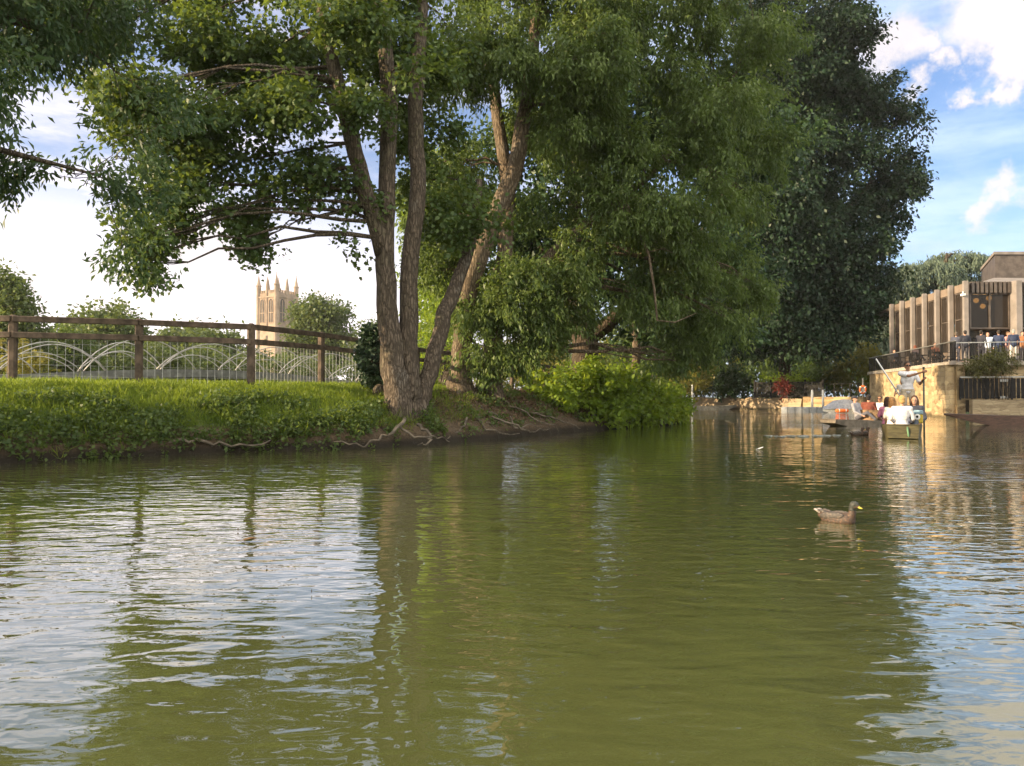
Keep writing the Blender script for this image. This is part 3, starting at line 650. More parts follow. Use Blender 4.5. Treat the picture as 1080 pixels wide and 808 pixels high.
# ---------------------------------------------------------------- the bell tower
def tower():
    x, y, s = P(288.5, 400, 262).x, 266.0, 9.3; root = empty('stone_tower', (x, y, .8), R(-31), 'tall square gothic stone tower with pointed pinnacles rising beyond the fence', 'tower')
    H = P(288, 309, 262).z - .8; h = s / 2
    m = MB(); m.box((0, 0, H / 2 - .6), (s, s, H - 1.2)); m.build('body', M['stone_tower'], root)
    for zc, e, t in ((H - 1.35, .35, .5), (H * .68, .25, .45), (H * .42, .2, .4)):
        MB().box((0, 0, zc), (s + 2 * e, s + 2 * e, t)).build('string_course', M['stone_tower'], root)
    for sx_ in (-1, 1):
        for sy_ in (-1, 1):
            m = MB(); m.lathe((sx_ * (h - .25), sy_ * (h - .25), 0), [(1.05, 0), (1.0, H * .42), (.9, H * .68), (.85, H + 2.4), (1.02, H + 2.5), (1.0, H + 2.9), (.72, H + 3.0), (.08, H + 6.4), (.2, H + 6.5), (.05, H + 6.9)], 8); m.build('pinnacle', M['stone_tower'], root)
    for ax in range(4):
        rz = ax * math.pi / 2; mt = Matrix.Rotation(rz, 3, 'Z')
        m = MB()
        for i in range(-4, 5):
            m.box(mt @ Vector((i * .95, -h + .22, H + .5)), (.55, .4, 1.0), rz)
        m.box(mt @ Vector((0, -h + .22, H - .5)), (s - 1.6, .38, 1.0), rz); m.build('parapet', M['stone_tower'], root)
        m = MB(); q = mt @ Vector((0, -h + .1, 0)); m.lathe((q.x, q.y, H * .68), [(.55, 0), (.5, H * .30), (.62, H * .31), (.6, H * .32 + 2.4), (.5, H * .32 + 2.8), (.05, H * .32 + 6.0)], 8); m.build('pinnacle', M['stone_tower'], root)
        for cx in (-2.15, 2.15):
            n_ = 9; w_ = 1.05; z0, z1 = H * .72, H * .90
            poly = [(-w_, z0), (w_, z0), (w_, z1)] + [(w_ * math.cos(math.pi * k / n_), z1 + 1.5 * math.sin(math.pi * k / n_)) for k in range(1, n_)] + [(-w_, z1)]
            fr = MB(); vs = []; k = len(poly)
            for px_, pz in poly: vs.append(mt @ Vector((cx + px_ * 1.22, -h - .18, z0 + (pz - z0) * 1.05 - .15)))
            for px_, pz in poly: vs.append(mt @ Vector((cx + px_ * 1.22, -h + .1, z0 + (pz - z0) * 1.05 - .15)))
            for px_, pz in poly: vs.append(mt @ Vector((cx + px_, -h - .18, pz)))
            for px_, pz in poly: vs.append(mt @ Vector((cx + px_, -h + .1, pz)))
            fs = []
            for i in range(k):
                j = (i + 1) % k; fs += [(i, j, 2 * k + j, 2 * k + i), (i, k + i, k + j, j), (2 * k + i, 2 * k + j, 3 * k + j, 3 * k + i)]
            fr.add(vs, fs); w = fr.build('belfry_window', M['stone_tower'], root)
            gl = MB(); gl.add([mt @ Vector((cx + px_, -h - .03, pz)) for px_, pz in poly], [tuple(range(k))]); gl.build('louvre', M['louvre'], w)
            mu = MB(); mu.box(mt @ Vector((cx, -h - .1, (z0 + z1) / 2 + .5)), (.22, .12, z1 - z0 + 1.2), rz); mu.box(mt @ Vector((cx, -h - .1, (z0 + z1) / 2)), (2.0, .1, .22), rz); mu.build('mullion', M['stone_tower'], w)
        m = MB(); m.box(mt @ Vector((0, -h - .02, H * .56)), (1.0, .1, 2.4), rz); m.build('slit_window', M['louvre'], root)
    MB().lathe((0, 0, H - .8), [(h * 1.1, 0), (.2, 1.4)], 4).build('roof', M['lead'], root)
tower()

# ================================================================ RIGHT BANK: quay, terrace, pavilion
TZ = 2.9
A0, B0, C0 = (26.0, 55.9), (22.4, 38.7), (40.0, 34.4)
def wall_strip(name, pts, z0, z1, th, m, label, cat='wall', jag=0.0, seed=0, batter=0.0, cap=None):
    """a wall along pts (outer face), th thick, finely divided so its top is uneven"""
    rr = random.Random(seed); P3 = [Vector((x, y, 0)) for x, y in pts]; line = []
    for a, b in zip(P3[:-1], P3[1:]):
        n = max(1, int((b - a).length / .5))
        for i in range(n): line.append(a.lerp(b, i / n))
    line.append(P3[-1]); vs, fs = [], []
    for i, p in enumerate(line):
        t = (line[min(i + 1, len(line) - 1)] - line[max(i - 1, 0)]).normalized(); nn = Vector((-t.y, t.x, 0))
        zt = z1 + rr.uniform(-jag, jag); o = rr.uniform(-jag, jag) * .6
        vs += [p + nn * (-batter + o) + Vector((0, 0, z0)), p + nn * (o * .6) + Vector((0, 0, zt)), p + nn * th + Vector((0, 0, zt)), p + nn * th + Vector((0, 0, z0))]
    for i in range(len(line) - 1):
        for k in range(4): fs.append((i * 4 + k, i * 4 + (k + 1) % 4, i * 4 + 4 + (k + 1) % 4, i * 4 + 4 + k))
    fs += [(3, 2, 1, 0), tuple(len(vs) - 4 + k for k in range(4))]
    B = Vector((pts[0][0], pts[0][1], z0)); m_ = MB(); m_.add([v - B for v in vs], fs)
    o = m_.build(name, m, smooth=False); o.location = B
    return tag(o, label, cat)
wall_strip('retaining_wall', [(22.75, 40.6), B0, A0, (26.6, 57.0)][::-1], -.4, TZ - .21, .55, M['wall_gold'], 'tall golden limestone retaining wall under the terrace, rising from the river', jag=.008)
wall_strip('landing_wall', [(C0[0], C0[1]), (22.93, 38.58)], -.4, .93, .5, M['wall_low'], 'low limestone landing wall below the dark fence behind the moored punt', jag=.01, seed=2)
wall_strip('planter_wall', [(40, 36.6), (23.0, 40.9)], .7, TZ - .21, .4, M['wall_gold'], 'limestone planter wall behind the shrub at the terrace corner', jag=.01, seed=3)
m = MB(); m.prism([(26.02, 56.3), (25.92, 55.9), (22.32, 38.62), (22.9, 40.2), (40.1, 36.0), (41, 44.6), (26.6, 44.6), (27.8, 55.0), (28, 57.6)], TZ - .2, TZ)
tag(m.build('terrace', M['paving'], fix=True), kind='structure')
m = MB(); m.prism([(22.96, 39.1), (40, 34.95), (40, 36.58), (23.05, 40.85)], .3, .9); tag(m.build('planting_bed', M['mud']), kind='structure')

def railing(name, pts, z, h, label, gap=.14, m=None, post=1.9, mesh=False, bar=.011):
    m = m or M['blackmetal']; root = empty(name, (pts[0][0], pts[0][1], z), 0, label, 'railing'); B = Vector((pts[0][0], pts[0][1], z))
    for a, b in zip(pts[:-1], pts[1:]):
        a = Vector((a[0], a[1], z)); b = Vector((b[0], b[1], z)); d = b - a; L = d.length; rz = math.atan2(d.y, d.x); c_ = (a + b) / 2 - B
        MB().box(c_ + Vector((0, 0, h)), (L, .07, .05), rz).build('top_rail', M['greymetal'], root)
        MB().box(c_ + Vector((0, 0, .1)), (L, .03, .04), rz).build('bottom_rail', m, root)
        k = max(1, int(L / post))
        for i in range(k + 1):
            p = a.lerp(b, i / k) - B; MB().box(p + Vector((0, 0, h / 2)), (.05, .05, h), rz).build('post', m, root)
            if i < k:
                mm = MB(); n = int(L / k / gap)
                for j in range(1, n): q = a.lerp(b, (i + j / n) / k) - B; mm.box(q + Vector((0, 0, h / 2 + .05)), (bar * 2, bar, h - .12), rz)
                mm.build('baluster_panel', m, root)
    return root
railing('terrace_railing', [(26.6, 56.4), (26.06, 56.0), (22.45, 38.9), (23.0, 40.3), (40, 36.12)], TZ, 1.0, 'long dark metal railing round the edge of the raised terrace', gap=.11)
def landing_fence():
    a, b = Vector((22.6, 38.78, .93)), Vector((39.5, 34.68, .93)); d = b - a; L = d.length; rz = math.atan2(d.y, d.x)
    root = empty('landing_fence', a, 0, 'black slatted fence with pale handrail standing on the low landing wall', 'fence')
    MB().box(d / 2 + Vector((0, 0, 1.13)), (L, .09, .06), rz).build('handrail', M['greymetal'], root)
    k = 15
    for i in range(k + 1):
        p = d * (i / k); MB().box(p + Vector((0, 0, .55)), (.07, .07, 1.1), rz).build('post', M['blackmetal'], root)
        if i < k:
            mm = MB(); n = 6
            for j in range(n): mm.box(d * ((i + (j + .5) / n) / k) + Vector((0, 0, .56)), (L / k / n * .76, .02, 1.0), rz)
            mm.build('slat_panel', M['blackmetal'], root)
    for f_ in (.112, .62):
        for z_ in (.95, .12): MB().box(d * f_ + Vector((0, -.05, z_)), (.34, .02, .12), rz).build('plate', M['greymetal'], root)
landing_fence()

def pavilion():
    root = empty('pavilion', (26.6, 44.6, TZ), 0, 'low modern pavilion with pale concrete fins and dark bronze glazing above the terrace', 'building'); B = Vector((26.6, 44.6, TZ))
    def part(n, mb, m, par=root): mb.v = [Vector(v) - B for v in mb.v]; return mb.build(n, m, par)
    HT = 7.72
    m = MB(); m.prism([(27.1, 46.2), (41, 46.2), (41, 62), (29, 62), (28.3, 56.0)], TZ + .002, TZ + .05); part('floor', m, M['paving'])
    m = MB(); m.prism([(26.35, 44.55), (41, 44.55), (41, 62), (29, 62), (27.5, 55.4)], 7.42, 7.62); part('roof', m, M['bronze'])
    m = MB(); m.prism([(30, 50.5), (41, 50.5), (41, 50.8), (30, 50.8)], TZ + .05, 7.4); part('inner_wall', m, M['beige_panel'])
    # left face: fins, tall windows between
    u = Vector((.2, 1.833, 0)) / math.hypot(.2, 1.833); nn = Vector((-u.y, u.x, 0)); rz = math.atan2(u.y, u.x)
    for i in range(7):
        p = Vector((26, 44, 0)) + Vector((.2, 1.833, 0)) * i
        m = MB(); m.box((p.x, p.y, (TZ + HT) / 2), (.21, .27, HT - TZ), rz, bev=.02); part('fin', m, M['concrete'])
        if i < 6:
            q = p + Vector((.1, .9165, 0)) - nn * .22; W_ = 1.833 - .30
            m = MB(); m.box((q.x, q.y, 7.42), (W_, .14, .46), rz); part('upper_panel', m, M['beige_panel'])
            m = MB(); m.box((q.x, q.y, 3.35), (W_, .14, .88), rz); part('lower_panel', m, M['beige_panel'])
            m = MB()
            for f_ in (-.5, -.02, .5): s_ = q + u * f_ * (W_ - .08); m.box((s_.x, s_.y, 5.48), (.07, .12, 3.36), rz)
            for z_ in (3.83, 5.6, 7.14): m.box((q.x, q.y, z_), (W_, .10, .07), rz)
            w = part('window', m, M['bronze']); g_ = MB(); g_.box((q.x, q.y, 5.48), (W_ - .1, .03, 3.22), rz); part('pane', g_, M['glass'], w)
    # right face: broad glazed bays under a slatted fascia
    for k in range(5):
        x0, x1 = 26.18 + 2.9 * k + (0 if k else .2), 26 + 2.9 * (k + 1) - .18; xc, W_ = (x0 + x1) / 2, x1 - x0
        m = MB(); m.box((26 + 2.9 * (k + 1), 44.0, (TZ + HT) / 2), (.36, .6, HT - TZ), bev=.02); part('fin', m, M['concrete'])
        m = MB(); m.box((xc, 44.42, 7.38), (W_, .1, .62))
        for j in range(9): m.box((x0 + W_ * (j + .5) / 9, 44.22, 7.38), (.16, .28, .64))
        part('slatted_fascia', m, M['bronze'])
        m = MB()
        for f_ in (-.5, 0, .5): m.box((xc + f_ * (W_ - .08), 44.3, 6.03), (.08, .14, 2.04))
        for z_ in (5.03, 7.03): m.box((xc, 44.3, z_), (W_, .12, .09))
        w = part('window', m, M['bronze'])
        for s_ in (-1, 1): g_ = MB(); g_.box((xc + s_ * W_ / 4, 44.33, 6.03), (W_ / 2 - .1, .02, 1.9)); part('pane', g_, M['glass'], w)
        m = MB()
        for f_ in (-.5, 0, .5): m.box((xc + f_ * (W_ - .07), 45.1, 3.95), (.07, .1, 2.1))
        m.box((xc, 45.1, 4.5), (W_, .08, .05))
        w = part('door', m, M['blackmetal'])
        for s_ in (-1, 1): g_ = MB(); g_.box((xc + s_ * W_ / 4, 45.12, 3.95), (W_ / 2 - .1, .02, 2.05)); part('pane', g_, M['glass_clear'], w)
        m = MB(); m.box((xc, 44.75, 5.0), (W_, .9, .04)); part('soffit', m, M['beige_panel'])
    # sloping upper roof and the plant room
    lo_, hi_ = [(27.0, 45.2), (41, 45.2), (41, 61), (29.5, 61)], [(32.3, 51.4), (41, 51.4), (41, 60.4), (35.6, 59.4)]
    m = MB(); m.add([(x, y, 7.63) for x, y in lo_] + [(x, y, 9.05) for x, y in hi_], [(0, 1, 5, 4), (1, 2, 6, 5), (2, 3, 7, 6), (3, 0, 4, 7), (4, 5, 6, 7), (3, 2, 1, 0)]); part('upper_roof', m, M['concrete'])
    ph = [(32.9, 52.2), (40.9, 52.2), (40.9, 60), (36.1, 59)]
    m = MB(); m.prism(ph, 9.055, 10.75); part('plant_room', m, M['bronze'])
    cx_, cy_ = 37.5, 56; m = MB(); m.prism([(cx_ + (x - cx_) * 1.03, cy_ + (y - cy_) * 1.03) for x, y in ph], 10.755, 10.95); part('plant_room_cornice', m, M['concrete'])
    # small camera housing on the corner fin
    m = MB(); m.box((25.75, 43.8, 6.9), (.14, .3, .12)); m.box((25.8, 43.9, 7.0), (.05, .05, .2)); part('security_camera', m, M['white'])
pavilion()
ml, tl, bl = new_mat('lamp_glow'); bl.inputs['Base Color'].default_value = (.9, .5, .15, 1); bl.inputs['Emission Color'].default_value = (1, .5, .14, 1); bl.inputs['Emission Strength'].default_value = 14
for k, (px, py) in enumerate(((1029.5, 317), (1043, 314.5), (1036.5, 323))):
    p = P(px, py, 45.6); r = empty('pendant_lamp', p, 0, ('glowing amber pendant lamp behind the dark upper glazing, nearest the corner fin', 'glowing amber pendant lamp behind the dark upper glazing, highest and largest', 'glowing amber pendant lamp behind the dark upper glazing, lowest of the lamps')[k], 'lamp', 'amber lamps inside the pavilion')
    MB().ell((0, 0, 0), (.15, .15, .15)).build('globe', ml, r, smooth=True); MB().tube([(0, 0, .15), (0, 0, 7.4 - p.z)], .012, 6).build('cord', M['blackmetal'], r)

# far quay
wall_strip('rubble_wall', [(15.6, 71.6), (17.6, 69.2), (20.6, 65.2), (23.2, 61.6)], -.4, .98, .6, M['wall_rubble'], 'low sunlit rubble river wall below the dark fence at the far bank', jag=.07, seed=5, batter=.35)
wall_strip('quay_wall', [(23.26, 61.5), (24.6, 59.6), (25.9, 56.7)], -.4, 1.08, .6, M['wall_gold'], 'low coursed stone quay wall behind the tarpaulined boat and pontoon', jag=.015, seed=6)
def palisade():
    a, b = P(796, 421, 64.5), P(868, 421, 61.2); a.z = b.z = .98; d = b - a; L = d.length; rz = math.atan2(d.y, d.x); root = empty('palisade_fence', a, 0, 'black vertical-bar metal fence on top of the far river wall', 'fence')
    for z_ in (.15, 1.25): MB().box(d / 2 + Vector((0, 0, z_)), (L, .05, .06), rz).build('rail', M['blackmetal'], root)
    for i in range(5):
        MB().box(d * (i / 4) + Vector((0, 0, .75)), (.12, .12, 1.5), rz).build('post', M['blackmetal'], root)
        if i < 4:
            mm = MB()
            for j in range(1, 15): mm.box(d * ((i + j / 15) / 4) + Vector((0, 0, .68)), (.07, .03, 1.3), rz)
            mm.build('bar_panel', M['blackmetal'], root)
palisade()
def quay_rail():
    a, b = P(872, 418, 61.5), P(914, 418, 58.5); a.z = b.z = 1.05; d = b - a; root = empty('quay_railing', a, 0, 'thin dark railing above the quay wall beside the orange lifebuoy', 'railing'); rz = math.atan2(d.y, d.x); L = d.length
    for z_ in (.5, 1.05): MB().box(d / 2 + Vector((0, 0, z_)), (L, .04, .04), rz).build('rail', M['blackmetal'], root)
    for i in range(6): MB().box(d * (i / 5) + Vector((0, 0, .53)), (.06, .06, 1.06), rz).build('post', M['blackmetal'], root)
quay_rail()
# lifebuoy on its post
p = P(910, 411, 58.2); r = empty('lifebuoy', p, R(-20), 'round orange lifebuoy hanging on a post above the quay wall', 'lifebuoy')
m = MB(); m.tube([(.21 * math.cos(2 * math.pi * k / 24), -.08, .27 * math.sin(2 * math.pi * k / 24)) for k in range(25)], .06, 8); m.build('ring', M['orange'], r, smooth=True)
m = MB()
for w in (45, 135, 225, 315): m.tube([(.21 * math.cos(R(w - 7)), -.08, .27 * math.sin(R(w - 7))), (.21 * math.cos(R(w + 7)), -.08, .27 * math.sin(R(w + 7)))], .094, 8)
m.build('reflective_band', M['white'], r)
p2 = Vector((p.x, p.y, 1.0)); r = empty('lifebuoy_post', p2, R(-20), 'grey post with a short backing board that carries the orange lifebuoy', 'post')
MB().box((0, .05, .75), (.09, .09, 1.5)).build('post', M['greymetal'], r); MB().box((0, 0.0, p.z - 1.0), (.5, .03, .5)).build('board', M['greymetal'], r)

# pontoon with grab rails
def pontoon():
    c_ = P(864, 435, 56.5); root = empty('pontoon', (c_.x, c_.y, 0), R(-30), 'grey modular plastic pontoon at the quay with two tall grab rails', 'pontoon')
    for i in range(9):
        for j in range(3): m = MB(); m.box((-2.3 + i * .5, -.5 + j * .5, .12), (.49, .49, .42), bev=.05); m.build('float', M['pontoon'], root)
    for x in (-.5, .25): m = MB(); m.tube([(x, .4, .3), (x, .4, 1.45), (x, .32, 1.55), (x, .0, 1.55), (x, -.08, 1.45), (x, -.08, .3)], .05, 8); m.build('grab_rail', M['white'], root, smooth=True)
pontoon()
# boat under tarpaulin
def covered_boat():
    c_ = P(889, 437, 52.5); root = empty('covered_boat', (c_.x, c_.y, 0), R(-8), 'small moored boat under a peaked grey tarpaulin beside the pontoon', 'boat'); root.scale = (.56, .6, .62)
    st = [(-2.3, .15, .25), (-1.8, .6, .1), (-1, .8, 0), (1, .85, 0), (2, .8, .02), (2.3, .7, .1)]
    vs, fs = [], []
    for x, w, zb in st: vs += [(x, -w, .55), (x, -w * .75, zb - .1), (x, w * .75, zb - .1), (x, w, .55)]
    for i in range(5):
        for k in range(3): fs.append((i * 4 + k, i * 4 + k + 1, i * 4 + 5 + k, i * 4 + 4 + k))
    fs += [(0, 1, 2, 3), (20, 21, 22, 23)]; m = MB(); m.add(vs, fs); m.build('hull', M['white'], root)
    vs, fs = [], []; prof = [(-2.4, .5, .62), (-1.9, .7, .85), (-1.1, .85, 1.32), (0, .9, 1.5), (1.2, .9, 1.42), (2.0, .85, 1.0), (2.4, .78, .62)]
    rr = random.Random(4)
    for x, w, z in prof:
        for k in range(9):
            f_ = k / 8 * 2 - 1; vs.append((x, w * 1.06 * f_, .42 + (z - .42) * (1 - abs(f_) ** 1.4) + rr.uniform(-.03, .03)))
    for i in range(6):
        for k in range(8): fs.append((i * 9 + k, i * 9 + k + 1, i * 9 + 10 + k, i * 9 + 9 + k))
    m = MB(); m.add(vs, fs); o = m.build('tarpaulin', M['tarp'], root, smooth=True)
covered_boat()
def sausage(name, px, py, Y, L, r_, rz, label, cat):
    p = P(px, py, Y); root = empty(name, (p.x, p.y, max(0.02, p.z - r_)), rz, label, cat)
    m = MB(); m.tube([(-L / 2, 0, r_), (-L / 2 + .1, 0, r_), (L / 2 - .1, 0, r_), (L / 2, 0, r_)], [r_ * .35, r_, r_, r_ * .35], 12); m.build('float', M['orange'], root, smooth=True)
    m = MB(); m.tube([(-L / 4, 0, r_), (-L / 4 + .05, 0, r_)], r_ * 1.06, 12); m.tube([(L / 4, 0, r_), (L / 4 + .05, 0, r_)], r_ * 1.06, 12); m.build('strap', M['white'], root)
sausage('fender', 888, 435.6, 51.0, .85, .13, R(-8), 'long orange inflatable fender floating in front of the covered boat', 'fender')
sausage('buoy', 873, 430.8, 53.5, .4, .09, R(0), 'small orange float lying on the end of the pontoon', 'float')

# ================================================================ PUNTS
def punt(name, loc, rz, L, label, m_hull, w=.46, inner=None, cushion=None, seats=True, group='flat wooden punts on the river', h=.36, over=1.35, rise=.34):
    root = empty(name, loc, rz, label, 'punt', group); n = 22; vs, fs = [], []; inner = inner or M['punt_in']
    def sec(f_):
        x = (f_ - .5) * L; e = min(f_, 1 - f_) * L
        ww = w * min(1, .74 + .26 * min(1, e / 1.8)); zb = -.10 + rise * max(0, 1 - e / over) ** 1.5; zt = h - .06 + .06 * max(0, 1 - e / 2) ** 1.2
        return x, ww, zb, zt
    for i in range(n + 1):
        x, ww, zb, zt = sec(i / n); t_ = .035; zi = min(zt - .03, zb + .12)
        vs += [(x, -ww * 1.06, zt), (x, -ww * .96, zb), (x, ww * .96, zb), (x, ww * 1.06, zt), (x, ww * 1.06 - t_, zt), (x, ww - t_ * 1.4, zi), (x, -ww + t_ * 1.4, zi), (x, -ww * 1.06 + t_, zt)]
    for i in range(n):
        for k in range(8): fs.append((i * 8 + k, i * 8 + (k + 1) % 8, i * 8 + 8 + (k + 1) % 8, i * 8 + 8 + k))
    fs += [(0, 1, 2, 3), (0, 3, 4, 7), tuple(n * 8 + k for k in (3, 2, 1, 0)), tuple(n * 8 + k for k in (7, 4, 3, 0))]
    m = MB(); m.add(vs, fs); m.build('hull', m_hull, root)
    for s_ in (-1, 1):   # the decked ends
        ln = 1.75 if s_ < 0 else .75; vs = []
        for q in range(6):
            f_ = (q / 5 * ln) / L; f_ = f_ if s_ < 0 else 1 - f_; x, ww, zb, zt = sec(f_); vs += [(x, -ww * 1.05, zt + .012), (x, ww * 1.05, zt + .012)]
        m = MB(); m.add(vs + [(x_, y_, z_ - .04) for x_, y_, z_ in vs], [(2 * q, 2 * q + 1, 2 * q + 3, 2 * q + 2) for q in range(5)] + [(12 + 2 * q, 12 + 2 * q + 2, 12 + 2 * q + 3, 12 + 2 * q + 1) for q in range(5)] + [(0, 1, 13, 12), (10, 22, 23, 11)] + [(2 * q, 2 * q + 2, 12 + 2 * q + 2, 12 + 2 * q) for q in range(5)] + [(2 * q + 1, 12 + 2 * q + 1, 12 + 2 * q + 3, 2 * q + 3) for q in range(5)])
        m.build('end_deck', m_hull, root)
    m = MB()
    for k in range(9): m.box((-L * .22 + k * L * .62 / 9, 0, .035), (.09, w * 1.7, .03))
    m.build('floor_slat', inner, root)
    if seats:
        for k, f_ in enumerate((-.05, .24)):
            m = MB(); m.box((L * f_, 0, .33), (.04, w * 1.75, .5), 0, 0, R(-14 if k else 14), bev=.01); m.build('backrest', inner, root)
            m = MB(); m.box((L * f_ + (.3 if k == 0 else -.3), 0, .11), (.5, w * 1.7, .12), bev=.03); m.build('seat_cushion', cushion or M['cushion'], root)
    return root
N1 = P(952.5, 463, 19.35); u1 = Vector((N1.x, N1.y, 0)).normalized(); u1 = Vector((u1.x - .02, u1.y, 0)).normalized(); c1 = Vector((N1.x, N1.y, 0)) + u1 * 3.45
punt1 = punt('punt', c1, math.atan2(-u1.y, -u1.x), 6.9, 'olive-brown wooden punt seen end on, carrying the standing man in white', M['punt_green'], .475, over=.55, rise=.12)
m = MB(); m.tube([(3.4, .1, .33), (3.5, .1, .25), (3.46, .12, .1), (3.40, .13, .02)], .022, 6); m.build('mooring_rope', mat('green_rope', (.12, .22, .12), .8), punt1, smooth=True)
bow2 = P(873, 447.5, 27.9); bow2.z = 0; u2 = Vector((.87, .49, 0)); c2 = bow2 + u2 * 2.55
punt2 = punt('punt', c2, math.atan2(u2.y, u2.x), 5.1, 'brown punt with three seated passengers, bow towards the far bank', M['punt_grey'], .45, h=.25, over=1.5, rise=.22)
st3 = P(1000, 447, 29.5); u3 = Vector((.93, -.36, 0)).normalized(); c3 = Vector((st3.x, st3.y, 0)) + u3 * 3.4
punt3 = punt('punt', c3, math.atan2(u3.y, u3.x), 7.0, 'empty dark mahogany punt with red cushions moored by the landing wall', M['punt_wood'], .47, h=.42, over=2.2, rise=.46)
p4 = P(740, 431, 66.0); punt4 = punt('punt', (p4.x, p4.y, 0), R(8), 6.0, 'distant dark grey punt lying along the far bank past the bush', M['deckmetal'], .5, seats=False)
r = empty('mooring_pole', P(729.5, 430.5, 62), 0, 'crossed pale wooden mooring poles beside the distant grey punt', 'pole')
m = MB(); m.tube([(0, 0, -.9), (.05, 0, 1.9)], .07, 8); m.build('upright_pole', M['white'], r, smooth=True); m = MB(); m.tube([(-.55, 0, -.1), (.05, .1, .95), (.15, .1, 1.2)], .06, 8); m.build('leaning_pole', M['white'], r, smooth=True)

# ================================================================ PEOPLE
SK = {}
def flat(name, col, rough=.7, var=.12, scale=14):
    if name not in SK: SK[name] = mat(name, col, rough, var, scale, spec=.25)
    return SK[name]
skin_l = flat('skin_light', (.42, .235, .165), .55, .06); skin_t = flat('skin_tanned', (.30, .155, .095), .55, .06)
DARK = (.018, .018, .022)
def person(loc, rz, label, pose='stand', shirt=(.6, .6, .62), legs=(.3, .25, .19), hair=(.03, .02, .015), long_hair=False, shorts=False, sleeves=.5, skin=None, L=None, Rr=None,
           glasses=False, cap=None, vox=.014, s=1.0, jacket=False, lean=0.0, group=None, fingers=False, female=False, yaw=0.0):
    skin = skin or skin_l; root = empty('person', loc, rz, label, 'person', group)
    sit = pose == 'sit'; dz = -.80 if sit else 0.0
    def T(x, y, z):
        z += dz; y2 = y - lean * max(0, z - (.93 + dz)); return Vector((x, y2, z)) * s
    sw = .165 if female else .19
    hipz = .93
    J = dict(hL=Vector((.09, 0, hipz + dz)) * s, hR=Vector((-.09, 0, hipz + dz)) * s)
    if sit:
        J.update(kL=Vector((.13, -.42, .33)) * s, kR=Vector((-.13, -.42, .33)) * s, aL=Vector((.12, -.74, .07)) * s, aR=Vector((-.12, -.74, .07)) * s, tL=Vector((.13, -.84, .13)) * s, tR=Vector((-.13, -.84, .13)) * s)
    else:
        J.update(kL=Vector((.115, -.03, .49)) * s, kR=Vector((-.10, -.02, .49)) * s, aL=Vector((.13, .02, .08)) * s, aR=Vector((-.11, .02, .08)) * s, tL=Vector((.15, -.15, .035)) * s, tR=Vector((-.13, -.15, .035)) * s)
    sL, sR = T(sw, 0, 1.42), T(-sw, 0, 1.42)
    dflt = ((.27, .03, 1.14), (.25, -.10, .90)) if not sit else ((.26, -.04, 1.16), (.17, -.28, 1.02))
    def arm(a, sg):
        e, w = a if a else ((sg * dflt[0][0], *dflt[0][1:]), (sg * dflt[1][0], *dflt[1][1:])); return (T(*e), T(*w))
    eL, wL = arm(L, 1); eR, wR = arm(Rr, -1)
    def cap_(mb, p, q, r1, r2, n=10):
        mb.tube([p, p.lerp(q, .5), q], [r1, (r1 + r2) / 2 * 1.03, r2], n); mb.ell(p, (r1,) * 3, 10, 6); mb.ell(q, (r2,) * 3, 10, 6)
    def torso(mb, g_):
        mb.ell(T(0, .01, 1.27), Vector((sw * .92 + g_, .115 + g_, .22 + g_)) * s); mb.ell(T(0, 0, 1.06), Vector((.135 + g_, .10 + g_, .17 + g_)) * s)
        cap_(mb, sL, sR, (.062 + g_) * s, (.062 + g_) * s); mb.ell(T(0, .01, .96), Vector((.155 + g_, .115 + g_, .13 + g_)) * s)
    m = MB(); torso(m, -.006)
    cap_(m, T(0, .015, 1.42), T(0, -.005, 1.56), .055 * s, .05 * s)
    hc = T(0, -.015, 1.635); hr = Matrix.Rotation(yaw, 3, 'Z')
    m.ell(hc + hr @ Vector((0, .01, .02)) * s, Vector((.077, .098, .105)) * s, 16, 12, hr); m.ell(hc + hr @ Vector((0, -.03, -.06)) * s, Vector((.054, .06, .062)) * s, 12, 8, hr)
    m.ell(hc + hr @ Vector((0, -.098, -.012)) * s, Vector((.014, .02, .028)) * s, 8, 6, hr)
    for sg in (-1, 1): m.ell(hc + hr @ Vector((sg * .077, .01, -.005)) * s, Vector((.012, .022, .032)) * s, 8, 6, hr)
    for sh, e, w in ((sL, eL, wL), (sR, eR, wR)):
        cap_(m, sh, e, .05 * s, .04 * s); cap_(m, e, w, .039 * s, .027 * s)
        d = (w - e).normalized(); a = d.cross(Vector((0, 0, 1))); a = a.normalized() if a.length > .05 else Vector((1, 0, 0)); b = d.cross(a)
        pc = w + d * .055 * s; m.ell(pc, Vector((.036, .036, .036)) * s, 10, 8); cap_(m, w, pc + d * .02 * s, .024 * s, .033 * s)
        if fingers:
            for k in range(4):
                o = pc + d * .035 * s + b * (k - 1.5) * .021 * s; ln = (.032, .037, .034, .026)[k] * s
                q1 = o + d * ln; q2 = q1 + (d * .25 - a * .95) * ln; q3 = q2 + (-d * .6 - a * .5) * ln * .9
                m.tube([o - d * .02 * s, o, q1, q2, q3], [.011 * s, .0115 * s, .011 * s, .010 * s, .008 * s], 8)
            o = w + d * .03 * s - b * .03 * s; m.tube([o, o + (d * .5 - b * .5 - a * .3) * .03 * s, o + (d * .8 - b * .5 - a * .9) * .05 * s], [.013 * s, .012 * s, .009 * s], 8)
    for h, k, a, t in ((J['hL'], J['kL'], J['aL'], J['tL']), (J['hR'], J['kR'], J['aR'], J['tR'])):
        cap_(m, h, k, .078 * s, .052 * s); cap_(m, k, a, .05 * s, .036 * s); cap_(m, a + Vector((0, .03, -.03)) * s, t, .035 * s, .032 * s)
    remeshed(m, 'body', vox * .75, skin, root, 2)
    nm = 'cloth_%d_%d_%d' % tuple(int(x * 100) for x in shirt)
    m = MB(); torso(m, .014 if not jacket else .024)
